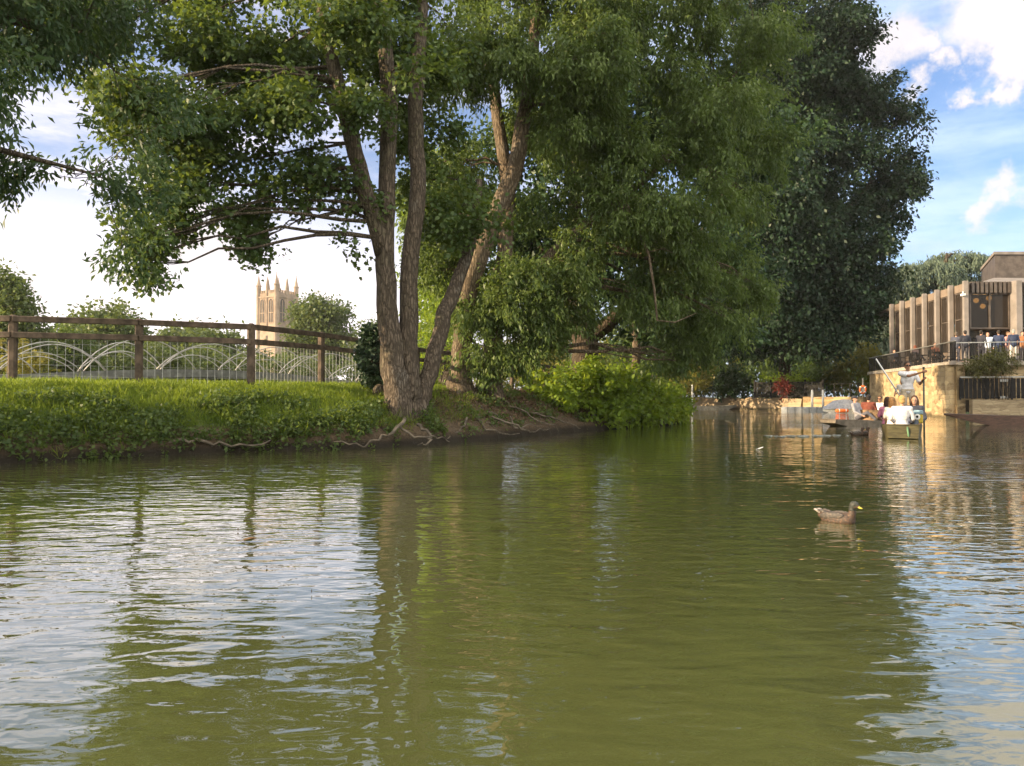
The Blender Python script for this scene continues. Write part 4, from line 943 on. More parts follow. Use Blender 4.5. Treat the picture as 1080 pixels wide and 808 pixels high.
    for sh, e, w in ((sL, eL, wL), (sR, eR, wR)):
        f_ = min(1, sleeves * 2); cap_(m, sh, sh.lerp(e, f_), .064 * s, (.058 if sleeves < .5 else .052) * s)
        if sleeves > .5: cap_(m, e, e.lerp(w, sleeves * 2 - 1), .052 * s, .04 * s)
    remeshed(m, 'jacket' if jacket else 'shirt', vox, flat(nm, shirt, .8), root)
    nm = 'cloth_%d_%d_%d' % tuple(int(x * 100) for x in legs)
    m = MB(); m.ell(T(0, .01, .955), Vector((.17, .13, .12)) * s)
    for h, k, a in ((J['hL'], J['kL'], J['aL']), (J['hR'], J['kR'], J['aR'])):
        cap_(m, h, h.lerp(k, .85) if shorts else k, .094 * s, .078 * s if shorts else .064 * s)
        if not shorts: cap_(m, k, k.lerp(a, .93), .064 * s, .05 * s)
    remeshed(m, 'shorts' if shorts else 'trousers', vox, flat(nm, legs, .85), root)
    if not shorts or not sit:
        for a, t in ((J['aL'], J['tL']), (J['aR'], J['tR'])):
            m = MB(); cap_(m, a + Vector((0, .03, -.03)) * s, t, .043 * s, .038 * s); remeshed(m, 'shoe', vox, flat('shoe_dark', (.05, .045, .04)), root)
    m = MB(); m.ell(hc + hr @ Vector((0, .028, .048)) * s, Vector((.088, .100, .098)) * s, 16, 12, hr)
    if long_hair:
        m.ell(hc + hr @ Vector((0, .055, -.05)) * s, Vector((.095, .065, .15)) * s, 14, 10, hr)
        for sg in (-1, 1): m.tube([hc + hr @ Vector((sg * .075, 0, .03)) * s, hc + hr @ Vector((sg * .088, .01, -.1)) * s, hc + hr @ Vector((sg * .085, -.01, -.24)) * s], [.03 * s, .036 * s, .02 * s], 8)
    else: m.ell(hc + hr @ Vector((0, .05, -.02)) * s, Vector((.078, .07, .07)) * s, 12, 8, hr)
    remeshed(m, 'hair', vox * .8, flat('hair_%d_%d' % (int(hair[0] * 100), int(hair[1] * 100)), hair, .7, .35, 60), root, 1)
    for sg in (-1, 1):
        m = MB(); m.ell(hc + hr @ Vector((sg * .031, -.082, .012)) * s, Vector((.011, .008, .008)) * s, 8, 6, hr); m.build('eye', flat('eye_dark', (.03, .025, .02), .3), root, smooth=True)
    m = MB(); m.ell(hc + hr @ Vector((0, -.086, -.062)) * s, Vector((.024, .008, .007)) * s, 8, 6, hr); m.build('mouth', flat('lip', (.24, .09, .075), .5), root, smooth=True)
    if glasses:
        m = MB()
        for sg in (-1, 1):
            m.ell(hc + hr @ Vector((sg * .034, -.094, .014)) * s, Vector((.031, .012, .023)) * s, 10, 6, hr); m.tube([hc + hr @ Vector((sg * .062, -.088, .018)) * s, hc + hr @ Vector((sg * .084, .0, .014)) * s], .005 * s, 5)
        m.tube([hc + hr @ Vector((-.03, -.1, .018)) * s, hc + hr @ Vector((.03, -.1, .018)) * s], .005 * s, 5); m.build('sunglasses', flat('sunglass_black', (.008, .008, .01), .12, .1), root, smooth=True)
    if cap:
        m = MB(); m.ell(hc + hr @ Vector((0, .018, .065)) * s, Vector((.094, .110, .075)) * s, 16, 10, hr); m.ell(hc + hr @ Vector((0, -.11, .055)) * s, Vector((.065, .07, .012)) * s, 12, 6, hr)
        remeshed(m, 'cap', vox * .8, flat('cap_%d' % int(cap[0] * 1000), cap), root, 1)
    return root

def at(px, Y, z): q = P(px, 419, Y); return (q.x, Y, z)
FACE = lambda px: math.atan2(0, 1) - math.atan((px - 540) / 811)       # turned to look towards the camera
punter = person(at(957.5, 22.1, .31), FACE(957) + R(8), 'standing man in white T-shirt, beige shorts and sunglasses gripping an upright punt pole', shirt=(.68, .67, .70), legs=(.42, .35, .26), hair=(.045, .03, .02), shorts=True, sleeves=.36,
                skin=skin_t, L=((.30, -.10, 1.12), (.345, -.37, 1.235)), Rr=((.0, -.28, 1.34), (.295, -.43, 1.44)), glasses=True, fingers=True, vox=.012, yaw=R(6))
pp = Vector(at(974.4, 21.63, 0))
pole = empty('punt_pole', (pp.x, pp.y, -.9), R(0), 'dark upright punt pole held in both hands by the standing man in white', 'pole')
m = MB(); m.tube([(0, 0, 0), (0, 0, 2.76)], .026, 8); m.build('shaft', mat('dark_pole', (.06, .07, .055), .5), pole, smooth=True); m = MB(); m.tube([(0, 0, 2.76), (0, 0, 2.80)], .03, 8); m.build('end_cap', M['blackmetal'], pole)
person(at(951, 20.1, .13), FACE(951) + math.pi, 'seated person in a white shirt with blond hair, back turned, on the end-on punt', 'sit', (.52, .505, .52), (.2, .2, .24), (.40, .25, .10), sleeves=.8, s=1.0, yaw=R(10), vox=.014)
person(at(941, 20.75, .13), FACE(951) + R(150), 'seated woman in a white top with long light-brown hair on the punt', 'sit', (.70, .66, .62), (.30, .25, .22), (.22, .12, .05), True, sleeves=.4, female=True, s=.95)
person(at(936, 21.7, .13), FACE(951) + R(165), 'seated woman in a pink top with long dark hair, hard by the punt edge', 'sit', (.55, .20, .30), (.10, .10, .14), (.05, .028, .02), True, sleeves=.4, female=True, s=.96)
person(at(964.5, 20.85, .13), FACE(960) + R(-10), 'seated woman in a dark jacket with long dark hair, facing the camera from the punt', 'sit', (.045, .05, .07), (.07, .08, .1), (.07, .04, .025), True, sleeves=.95, jacket=True, female=True, s=1.0, yaw=R(8))
# a patterned bag that stands beside her
b_ = empty('shoulder_bag', at(968.3, 20.4, .36), FACE(968), 'yellow and grey-blue bag with a round black-and-white badge beside the woman in dark jacket', 'bag')
MB().box((0, 0, .12), (.22, .12, .24), bev=.04).build('pouch', flat('bag_yellow', (.45, .33, .05)), b_); MB().box((0, 0, .29), (.23, .13, .12), bev=.04).build('flap', flat('bag_blue', (.20, .30, .36)), b_)
MB().ell((-.02, -.062, .17), (.07, .012, .08), 14, 8).build('badge', M['white'], b_, smooth=True); MB().ell((-.025, -.072, .175), (.03, .01, .035), 12, 8).build('badge_centre', M['blackmetal'], b_, smooth=True)
# second punt
person(at(905.5, 29.3, .14), FACE(905) + R(60), 'slouched passenger in grey with a dark cap at the front of the brown punt', 'sit', (.26, .25, .27), (.09, .09, .11), (.03, .025, .02), sleeves=.9, cap=(.03, .03, .04), lean=-.25, vox=.018)
person(at(916, 30.0, .14), FACE(915) + R(170), 'passenger with short black hair in a rust-brown shirt, back turned, in the brown punt', 'sit', (.15, .045, .03), (.08, .08, .1), (.015, .012, .012), sleeves=.9, vox=.018, s=1.05)
person(at(928, 30.8, .14), FACE(928) + R(-15), 'passenger in a white shirt and sunglasses facing the camera in the brown punt', 'sit', (.72, .70, .70), (.12, .12, .15), (.06, .035, .02), sleeves=.5, glasses=True, skin=skin_t, vox=.018)
person(at(951.5, 31.8, .30), FACE(950) + R(-30), 'second punter in cream, mostly hidden behind the standing man, holding a slanting pole', shirt=(.62, .58, .55), legs=(.50, .40, .30), hair=(.06, .04, .025), s=.86, vox=.018, skin=skin_t,
       Rr=((-.34, .02, 1.16), (-.27, -.18, .98)), L=((.30, -.06, 1.12), (-.08, -.30, 1.05)))
h_ = Vector(at(945.2, 31.55, P(945, 411.5, 31.55).z)); t_ = Vector(P(923.5, 378, 31.2)); d_ = (h_ - t_)
pl2 = empty('punt_pole', h_, 0, 'pale aluminium punt pole slanting up and left from behind the standing man', 'pole')
m = MB(); m.tube([t_ - h_, d_ * .9], .03, 8); m.build('shaft', M['alu'], pl2, smooth=True); m = MB(); m.tube([t_ - h_, (t_ - h_) * 1.02], .036, 8); m.build('end_cap', M['blackmetal'], pl2)

# people and furniture on the terrace
TP = [(1009, 42.6, 170, (.06, .065, .09), (.08, .08, .1), (.10, .08, .06), None, 'terrace guest in charcoal with grey-brown hair, by the corner fin behind the railing'),
      (1018.5, 41.6, 200, (.022, .024, .035), (.05, .05, .06), (.02, .016, .014), None, 'terrace guest all in black, just left of the warm-lit doorway'),
      (1035.5, 41.5, 150, (.03, .03, .04), (.04, .04, .05), (.025, .02, .016), None, 'terrace guest in dark clothes standing against the person in the pale blue shirt'),
      (1042.5, 42.8, 10, (.45, .52, .62), (.09, .09, .12), (.14, .08, .05), None, 'terrace guest in a pale blue shirt behind the railing'),
      (1054, 41.4, 190, (.03, .042, .085), (.04, .045, .07), (.03, .02, .015), None, 'terrace guest in a navy suit, back turned, standing alone at the railing'),
      (1064, 42.4, 60, (.45, .24, .22), (.3, .25, .22), (.12, .07, .04), None, 'terrace guest in a pink top half hidden by the navy jacket'),
      (1069.5, 41.0, 200, (.028, .038, .075), (.48, .46, .43), (.35, .33, .30), (.25, .24, .22), 'terrace guest in a navy jacket, pale trousers and grey cap'),
      (1079, 42.2, 20, (.25, .11, .05), (.1, .08, .08), (.05, .03, .02), None, 'terrace guest in an orange-brown top by the second broad fin')]
for px, Y, rz, sh, lg, hr, cp, lb in TP:
    person(at(px, Y, TZ), R(rz) + FACE(px), lb, shirt=sh, legs=lg, hair=hr, cap=cp, sleeves=.95, jacket=True, vox=.024, group='guests standing on the terrace')
def cafe_table():
    r = empty('cafe_table', (25.2, 47.3, TZ), 0, 'round dark cafe table behind the terrace railing', 'table', 'dark cafe tables on the terrace')
    MB().lathe((0, 0, .71), [(.38, 0), (.40, .02), (.40, .04)], 18).build('table_top', M['blackmetal'], r); MB().tube([(0, 0, .03), (0, 0, .71)], .035, 8).build('column', M['blackmetal'], r); MB().lathe((0, 0, 0), [(.25, 0), (.24, .03), (.04, .05)], 14).build('base', M['blackmetal'], r); return r
def cafe_chair():
    r = empty('cafe_chair', (24.7, 46.6, TZ), 0, 'dark slatted cafe chair behind the terrace railing', 'chair', 'dark cafe chairs on the terrace')
    MB().box((0, 0, .45), (.44, .42, .04), bev=.01).build('seat', M['blackmetal'], r)
    m = MB(); m.box((0, .2, .82), (.44, .03, .06))
    for k in range(5): m.box((-.17 + k * .085, .2, .64), (.04, .02, .34))
    m.build('backrest', M['blackmetal'], r)
    for x in (-.2, .2):
        for y in (-.19, .2): MB().tube([(x, y, 0), (x * .95, y, .9 if y > 0 else .45)], .016, 6).build('leg', M['blackmetal'], r)
        MB().box((x, 0, .66), (.04, .4, .03)).build('armrest', M['blackmetal'], r)
    return r
t0, ch0 = cafe_table(), cafe_chair()
tabs = [(25.2, 47.3), (25.35, 50.4), (24.5, 44.0), (25.9, 53.2)]
for i, (x, y) in enumerate(tabs):
    lab = ('round dark cafe table behind the standing punter, level with the middle fins', 'round dark cafe table farther along the terrace, two fins beyond the middle', 'round dark cafe table nearest the corner where the railing turns', 'round dark cafe table at the far narrow end of the terrace')[i]
    if i: copy_thing(t0, (x, y, TZ), 0, lab)
    else: t0['label'] = lab
    for j, (dx, dy, rz) in enumerate(((-.55, -.35, 120), (.1, .72, 0), (.35, -.72, 190))):
        clab = 'dark slatted cafe chair ' + ('on the river side of', 'behind', 'in front of')[j] + (' the middle table', ' the table two fins beyond the middle', ' the table nearest the railing corner', ' the far-end table')[i]
        if i == 0 and j == 0: ch0.location = (x + dx, y + dy, TZ); ch0.rotation_euler.z = R(rz); ch0['label'] = clab
        else: copy_thing(ch0, (x + dx, y + dy, TZ), R(rz), clab)
person((24.65, 46.95, TZ + .36), R(120), 'terrace guest with red-brown hair seated at the middle table', 'sit', (.09, .07, .08), (.06, .06, .07), (.14, .05, .03), True, sleeves=.9, female=True, vox=.024)
person((25.42, 51.1, TZ + .36), R(0), 'terrace guest in dark blue seated at the table two fins beyond the middle', 'sit', (.04, .05, .09), (.06, .06, .07), (.05, .03, .02), sleeves=.9, vox=.024)
person((24.6, 44.7, TZ + .36), R(0), 'terrace guest in rust seated at the table by the railing corner', 'sit', (.2, .08, .05), (.06, .06, .07), (.04, .03, .02), sleeves=.9, vox=.024)

# ================================================================ DUCKS
def feather_mat(name, c1, c2, scale):
    m, t, b = new_mat(name); tcn = N(t, 'ShaderNodeTexCoord'); mp_ = N(t, 'ShaderNodeMapping'); mp_.inputs['Scale'].default_value = (1, 1.8, 2.2); t.links.new(tcn.outputs['Object'], mp_.inputs['Vector'])
    v = N(t, 'ShaderNodeTexVoronoi', Scale=scale); t.links.new(mp_.outputs[0], v.inputs['Vector']); n = N(t, 'ShaderNodeTexNoise', Scale=scale * 1.3, Detail=5.0); t.links.new(tcn.outputs['Object'], n.inputs['Vector'])
    f_ = mapr(t, math_n(t, 'ADD', v.outputs['Distance'], math_n(t, 'MULTIPLY', n.outputs['Fac'], .4)), .35, .8); t.links.new(mixc(t, f_, c1, c2), b.inputs['Base Color'])
    b.inputs['Roughness'].default_value = .65; bp = N(t, 'ShaderNodeBump', Strength=.6, Distance=.004); t.links.new(v.outputs['Distance'], bp.inputs['Height']); t.links.new(bp.outputs[0], b.inputs['Normal']); return m
F_brown = feather_mat('brown_plumage', (.10, .05, .028), (.038, .024, .016), 48); F_wing = feather_mat('grey_brown_plumage', (.10, .078, .062), (.036, .03, .026), 40); F_head = feather_mat('dark_head_plumage', (.055, .05, .04), (.015, .018, .014), 60)
F_white = feather_mat('white_tail', (.42, .38, .35), (.2, .17, .15), 30); beak_y = flat('yellow_bill', (.42, .36, .05), .4)
def duck(loc, rz, label, s=1.0, group=None, drab=False):
    r = empty('duck', loc, rz, label, 'duck', group)             # swims towards local +X
    def S_(*p): return Vector(p) * s
    m = MB(); m.ell(S_(-.01, 0, .035), S_(.175, .088, .075)); m.ell(S_(.09, 0, .045), S_(.085, .078, .072)); m.ell(S_(-.13, 0, .065), S_(.09, .06, .045))
    m.tube([S_(.125, 0, .06), S_(.15, 0, .115), S_(.152, 0, .165), S_(.165, 0, .19)], [.05 * s, .036 * s, .03 * s, .034 * s], 12); m.ell(S_(.172, 0, .195), S_(.046, .033, .036), 14, 10); m.ell(S_(.2, 0, .187), S_(.028, .022, .022), 10, 8)
    remeshed(m, 'body', .006 * s if s > .8 else .009, F_brown, r, 3)
    m = MB(); m.ell(S_(.172, 0, .200), S_(.0485, .0345, .036), 14, 10); m.tube([S_(.148, 0, .14), S_(.155, 0, .17), S_(.165, 0, .195)], [.034 * s, .034 * s, .036 * s], 12); remeshed(m, 'head_cap', .006 * s if s > .8 else .009, F_head if not drab else F_brown, r, 2)
    for sg in (-1, 1):
        m = MB(); m.ell(S_(-.03, sg * .062, .075), S_(.135, .026, .042), 16, 10, Matrix.Rotation(R(-6), 3, 'Y')); m.ell(S_(-.13, sg * .04, .10), S_(.075, .014, .016), 10, 6, Matrix.Rotation(R(14), 3, 'Y')); remeshed(m, 'wing', .006 * s if s > .8 else .01, F_wing, r, 2)
        m = MB(); m.ell(S_(.19, sg * .030, .203), S_(.006, .004, .006), 8, 6); m.build('eye', flat('eye_dark', (.03, .025, .02), .3), r, smooth=True)
    m = MB()
    for k in range(-2, 3): m.tube([S_(-.16, k * .012, .075), S_(-.21, k * .02, .105), S_(-.235, k * .024, .12)], [.012 * s, .011 * s, .004 * s], 6)
    m.build('tail', F_white, r, smooth=True)
    m = MB(); m.ell(S_(.228, 0, .178), S_(.032, .016, .008), 12, 6, Matrix.Rotation(R(12), 3, 'Y')); m.ell(S_(.212, 0, .186), S_(.018, .015, .013), 10, 6); m.build('bill', beak_y, r, smooth=True); return r
q = P(884, 549, 6.5); duck((q.x, q.y, -.012), R(-56), 'brown mallard with dark head and yellow bill swimming alone in the foreground', .86)
for k, (px, py) in enumerate(((904, 459.5), (914.5, 459))):
    q = P(px, py, 21.2); duck((q.x, 21.2 + .25 * k, -.01), R(8 + 6 * k), ('small distant duck trailing a pale wake, farther from the punt', 'small distant duck trailing a pale wake, nearer the punt')[k], 1.0, None, True)
    # its wake: short raised slivers in a paler colour drawn out behind it
    vs, fs = [], []; rw = random.Random(50 + k)
    for c_ in range(15):
        x0 = -.1 - rw.random() ** .8 * (2.3 - .6 * k); ln = rw.uniform(.08, .30); y0 = rw.uniform(-1, 1) * (.03 + .09 * -x0 / 2) + (.05 if c_ % 2 else -.05) * -x0; w = rw.uniform(.010, .026); o_ = len(vs)
        for i in range(6):
            f_ = i / 5; x = x0 - ln * f_; a = .012 * math.sin(math.pi * f_); e = w * math.sin(math.pi * min(.97, max(.03, f_)))
            vs += [(x, y0 - e + .01 * math.sin(x * 9), -.002), (x, y0 + .01 * math.sin(x * 9), .002 + a), (x, y0 + e + .01 * math.sin(x * 9), -.002)]
        for i in range(5):
            for j in range(2): q_ = o_ + i * 3 + j; fs.append((q_, q_ + 1, q_ + 4, q_ + 3))
    mm = MB(); mm.add(vs, fs); o = mm.build('wake', M['wake_pale'], smooth=True); o.location = (q.x - .1, 21.2 + .25 * k, 0); o.rotation_euler.z = R(8 + 6 * k); tag(o, kind='stuff')
# floating dead leaf
q = P(262, 573, 5.6); r = empty('floating_leaf', (q.x, q.y, .012), R(20), 'curled brown dead leaf floating on the bright water', 'leaf')
vs = [(-.055, 0, .0), (-.02, .03, .012), (.03, .024, .02), (.06, 0, .008), (.03, -.026, .018), (-.02, -.03, .010), (0, 0, .002)]; m = MB(); m.add(vs, [(0, 6, 1), (1, 6, 2), (2, 6, 3), (3, 6, 4), (4, 6, 5), (5, 6, 0)]); m.build('blade', M['leafbrown'], r)
MB().tube([(-.055, 0, .002), (-.085, .01, .006)], .003, 5).build('stalk', M['leafbrown'], r)

q = P(802, 474, 15.4); r = empty('feather', (q.x, 15.4, .012), R(35), 'tiny white feather floating on the river well beyond the lone duck', 'feather')
MB().add([(-.09, 0, 0), (-.03, .022, .02), (.05, .018, .035), (.10, 0, .045), (.05, -.018, .03), (-.03, -.022, .016)], [(0, 1, 2, 3, 4, 5)]).build('vane', M['white'], r); MB().tube([(-.14, 0, 0), (.09, 0, .042)], .004, 5).build('quill', M['white'], r)

g = np.random.default_rng(44); fp = np.column_stack([g.uniform(-4, 5, 70), g.uniform(2.4, 11, 70)]); fp = fp[np.abs(fp[:, 0]) < fp[:, 1] * .7]
tag(leaves('floating_debris', np.column_stack([fp, np.full(len(fp), .004)]), np.tile(np.array([.01, 0, 0]), (len(fp), 1)), 1, .022, .011, M['litter'], None, .0, 0, .3, 8, 45, curl=.02), kind='stuff')

# ================================================================ TREES
def LB(px, py, Y, rx, ry, n, rd=None):
    c_ = P(px, py, Y); k = Y / F; return (tuple(c_), (rx * k, (rd if rd else (rx + ry) / 2 * k), ry * k), n)
def ST(*pts): return [(P(px, py, Y), r_) for px, py, Y, r_ in pts]

# the multi-stemmed maple on the bank
tA = P(427, 425, 17.6); zA = gz(tA.x, 17.6) - .12
stA = [ST((420, 428, 17.5, 0.312), (414, 385, 17.5, 0.262), (407, 300, 17.5, 0.221), (407, 220, 17.5, 0.189), (410, 110, 17.6, .19), (402, 0, 17.8, .15), (398, -110, 18, .08)),
       ST((434, 428, 17.8, 0.279), (430, 380, 17.8, 0.246), (431, 300, 17.8, 0.221), (440, 200, 17.9, 0.197), (438, 110, 18.1, .19), (446, 0, 18.4, .14), (450, -120, 18.7, .07)),
       ST((404, 268, 17.5, .20), (386, 200, 17.3, .18), (372, 150, 17.1, .17), (352, 70, 16.9, .14), (335, -10, 16.7, .11), (325, -90, 16.5, .06)),
       ST((441, 428, 17.9, 0.213), (455, 385, 18.2, 0.201), (468, 330, 18.5, 0.189), (487, 285, 18.9, 0.156), (500, 240, 19.3, .13), (506, 190, 19.6, .07))]
lobA = [LB(*a) for a in ((150, 110, 16.6, 62, 48, 90), (225, 55, 17.4, 80, 60, 150), (235, 150, 16.8, 70, 46, 110), (178, 195, 16.4, 42, 28, 46), (150, 250, 15.8, 26, 22, 24), (146, 282, 15.6, 14, 14, 9), (205, 238, 16.4, 26, 18, 20), (250, 225, 16.8, 40, 22, 40), (272, 260, 16.9, 20, 13, 14), (325, 165, 17.4, 56, 36, 66),
                          (300, 205, 17.0, 40, 20, 26), (372, 242, 17.2, 24, 20, 16), (388, 200, 17.4, 22, 26, 14), (320, 70, 18.4, 80, 60, 130), (400, 60, 19.2, 62, 66, 120), (330, -40, 18, 120, 50, 150), (200, -40, 17, 110, 50, 130), (105, 50, 16.8, 46, 52, 66), (452, 125, 19.5, 36, 62, 80), (450, 15, 19, 50, 56, 80), (430, 190, 19.6, 30, 30, 20), (60, 10, 16.5, 55, 40, 60), (498, 235, 18.8, 34, 34, 44), (465, 215, 18.6, 24, 34, 26), (372, 120, 16.6, 40, 30, 26), (440, 50, 16.6, 40, 30, 30), (380, 20, 16.2, 60, 40, 70), (270, 110, 16.2, 60, 40, 60))]
treeA = tree_from_lobes('maple_tree', 'leaning multi-stemmed maple on the grassy bank, its grey trunks forking from one base', 'tree', (tA.x, tA.y, zA), stA, lobA, M['leaf_maple'], M['bark'], (.118, .108), 29, .45, 3, spread=.13, droop=.30, thr=-.3, density=1.75, sub=5, flat_=.7, limb_r=.065, hexa='maple', ns=1.1, down=.35)[0]
def roots(parent, specs, base, m, seed):
    rr = random.Random(seed); B = Vector(base)
    for pts, r0 in specs:
        w = []
        for i in range(len(pts) - 1):
            for s_ in range(4): w.append(Vector(pts[i]).lerp(Vector(pts[i + 1]), s_ / 4) + Vector((rr.uniform(-1, 1), rr.uniform(-1, 1), rr.uniform(-1, 1))) * r0 * .8)
        w.append(Vector(pts[-1])); mm = MB(); mm.tube([p - B for p in w], [.62 * r0 * (1 - .7 * i / (len(w) - 1)) for i in range(len(w))], 7, .15, seed=rr.randint(0, 999)); mm.build('exposed_root', m, parent, smooth=True, fix=False)
def RP(*a): return [tuple(P(px, py, Y)) for px, py, Y in a]
roots(treeA, [(RP((428, 440, 16.6), (415, 455, 16.0), (402, 464, 15.7), (380, 470, 15.5), (352, 466, 15.3)), .07), (RP((440, 447, 16.8), (452, 458, 16.6), (455, 467, 16.3), (440, 470, 16.0)), .06),
              (RP((420, 448, 16.4), (436, 460, 16.1), (462, 461, 16.7), (474, 466, 17.0)), .045)], treeA.location, M['root'], 8)
d0 = P(150, 463, 14.0); dr = empty('driftwood_root', d0, 0, 'long pale bare root lying along the foot of the grassy bank', 'root')
roots(dr, [(RP((148, 462, 13.9), (180, 465, 14.0), (215, 466, 14.3), (250, 471, 14.5), (286, 464, 14.75)), .075)], d0, M['root'], 4)

# ivy-clad stump beside it
s0 = Vector((P(398, 419, 18.6).x, 18.6, 0)); s0.z = gz(s0.x, s0.y) - .1; r = empty('ivy_stump', s0, 0, 'dark ivy-covered dead stump just left of the forked grey trunks', 'stump')
hh = P(398, 350, 18.6).z - s0.z
MB().tube([(0, 0, 0), (.02, 0, hh * .4), (.06, .05, hh * .8), (.05, .05, hh)], [.26, .22, .2, .12], 12, .15).build('trunk', M['bark_dark'], r, smooth=True, fix=False)
g = np.random.default_rng(3); n = 420; zz_ = g.uniform(.25, hh + .12, n); an = g.uniform(0, 2 * np.pi, n); rad = .24 + .1 * np.sin(zz_ * 4 + an)
leaves('ivy', np.column_stack([rad * np.cos(an), rad * np.sin(an), zz_]), np.column_stack([np.cos(an) * .12, np.sin(an) * .12, g.normal(-.02, .05, n)]), 9, .09, .085, M['leaf_ivy'], r, .05, .3, .4, .5, 3, True)
MB().ell((.12, -.38, .16), (.17, .16, .19), 12, 8).build('burr', M['bark'], r, smooth=True)

# overhanging ash rooted on the near bank, outside the picture on the left
aB = (-14.6, 4.5, gz(-14.6, 4.5) - .1)
stN = [[((-14.6, 4.5, .7), .42), ((-14.2, 4.9, 4), .34), ((-13.4, 5.6, 8), .26), ((-12.8, 6.2, 13), .14)], [((-14.2, 4.9, 4.2), .20), ((-12.2, 6.8, 5.4), .15), (P(-70, 150, 9.0), .07), (P(0, 158, 9.6), .04), (P(100, 184, 10.4), .015)],
       [((-13.9, 5.2, 5.5), .2), ((-11, 7.6, 7.0), .14), (P(-20, 10, 10.2), .09), (P(80, 40, 11.2), .04)]]
lobN = [LB(*a) for a in ((-90, 60, 8.8, 100, 70, 150), (-110, 150, 9.2, 50, 26, 40), (8, 16, 10.2, 62, 34, 80), (75, 10, 11.2, 55, 36, 60), (20, 172, 9.8, 46, 16, 34), (80, 188, 10.4, 40, 22, 36), (60, 58, 11.4, 22, 14, 10), (125, 165, 10.9, 30, 28, 15), (112, 215, 10.8, 34, 20, 18), (140, 262, 11.2, 24, 22, 12), (40, 182, 10, 40, 15, 34), (88, 196, 10.4, 34, 18, 28), (20, 150, 9.7, 30, 10, 14), (150, 205, 11.2, 28, 24, 13), (170, 130, 11.8, 34, 40, 18), (14, 62, 10.6, 22, 8, 10), (-40, -40, 10, 120, 50, 140), (110, -40, 11, 80, 40, 80), (135, 85, 11.8, 34, 36, 30))]
lobN += [((-14 + dx, 5 + dy, z), (3.6, 3.6, 2.6), 190) for dx, dy, z in ((0, 0, 14), (-3, 2, 10), (2, 3.2, 10.5), (1.2, -2.5, 9.5), (-1, 5.5, 9), (3.6, .5, 12.5), (-3, -2, 12), (2.2, 1.0, 7.0), (-.5, 3.2, 16.0))]
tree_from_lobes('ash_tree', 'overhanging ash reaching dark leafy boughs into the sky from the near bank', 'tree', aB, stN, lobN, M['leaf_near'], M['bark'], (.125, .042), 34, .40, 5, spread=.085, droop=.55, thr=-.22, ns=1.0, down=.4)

# the big ash with hanging keys in the middle
tB = P(500, 412, 22.2); zB = 1.12
stB = [ST((486, 414, 22, .40), (486, 395, 22, .30), (488, 345, 22, .28), (497, 295, 22.1, .27), (518, 240, 22.1, .27), (543, 180, 22.2, .25), (558, 90, 22.4, .2), (570, -10, 22.7, .15), (575, -120, 23, .08)),
       ST((516, 414, 22.5, .42), (518, 395, 22.5, .33), (520, 340, 22.6, .29), (532, 270, 22.7, .25), (536, 200, 22.9, .22), (522, 100, 23.2, .18), (505, -20, 23.5, .12), (500, -120, 23.6, .07)),
       ST((524, 330, 22.6, .2), (600, 250, 22.8, .15), (680, 190, 23.4, .11), (750, 110, 24.2, .07), (790, 60, 25, .03))]
lobB = [LB(*a) for a in ((500, 40, 21.2, 66, 60, 150), (600, 30, 21.6, 85, 66, 190), (700, 40, 22.6, 85, 66, 190), (590, 125, 23.6, 64, 50, 130), (650, 130, 21.8, 76, 58, 160), (740, 115, 23.4, 66, 56, 140), (480, 175, 23.6, 40, 44, 80), (625, 215, 22.6, 62, 50, 130), (700, 220, 22.4, 66, 54, 140), (790, 50, 25, 46, 70, 110),
                          (552, 290, 21.8, 40, 34, 60), (585, 305, 22.2, 50, 40, 80), (470, 270, 23.2, 34, 36, 60), (508, 322, 21.8, 36, 26, 50), (560, 340, 22.2, 42, 26, 54), (455, 235, 23, 26, 34, 40), (690, 295, 23.2, 52, 40, 86), (742, 325, 24.2, 50, 42, 80), (715, 365, 24.6, 42, 20, 40), (785, 285, 25, 30, 34, 40), (500, -60, 22, 90, 50, 110), (620, -70, 22, 100, 50, 130), (750, -60, 24, 90, 60, 130), (512, 372, 21.7, 18, 20, 14), (530, 372, 21.9, 26, 18, 20), (640, 70, 21, 60, 40, 60), (790, 170, 25, 36, 50, 60))]
treeB, cB, dB, BB = tree_from_lobes('ash_tree', 'big ash hung with pale seed keys, on two warm brown trunks', 'tree', (tB.x, tB.y, zB), stB, lobB, M['leaf_ash'], M['bark_pale'], (.165, .056), 64, .72, 12, spread=.11, droop=.75, thr=-2, ns=.8, down=.75, density=1.3, sub=6, flat_=.8)
g = np.random.default_rng(9); cam_side = cB[:, 1] < .6; idx = np.where(cam_side)[0]; idx = g.choice(idx, 260, replace=False)
leaves('seed_keys', np.repeat(cB[idx] + dB[idx], 2, 0) + g.normal(0, .12, (520, 3)), np.tile(np.array([0, 0, -.28]), (520, 1)) + g.normal(0, .03, (520, 3)), 18, .05, .016, M['leaf_key'], treeB, .035, 1.2, .4, .2, 31)
roots(treeB, [(RP((486, 412, 21.7), (478, 425, 20.6), (496, 440, 19.4), (520, 450, 19.6)), .08), (RP((500, 414, 21.9), (508, 430, 20.6), (530, 442, 20.3), (552, 452, 20.6)), .07), (RP((515, 414, 22.1), (540, 428, 21.6), (560, 440, 21.3), (585, 448, 21.9)), .07),
              (RP((520, 440, 19.7), (545, 450, 19.9), (560, 455, 20.3), (580, 452, 21.4)), .05), (RP((500, 438, 19.4), (512, 452, 19.1), (530, 458, 19.5), (548, 457, 20.2)), .05), (RP((560, 436, 21.6), (580, 440, 22.3), (600, 446, 22.8), (612, 452, 23.0)), .05),
              (RP((538, 440, 20.6), (542, 452, 20.1), (560, 448, 20.9), (575, 455, 21.2)), .04), (RP((492, 442, 18.9), (484, 455, 18.4), (470, 464, 17.6)), .05)], treeB.location, M['root'], 17)
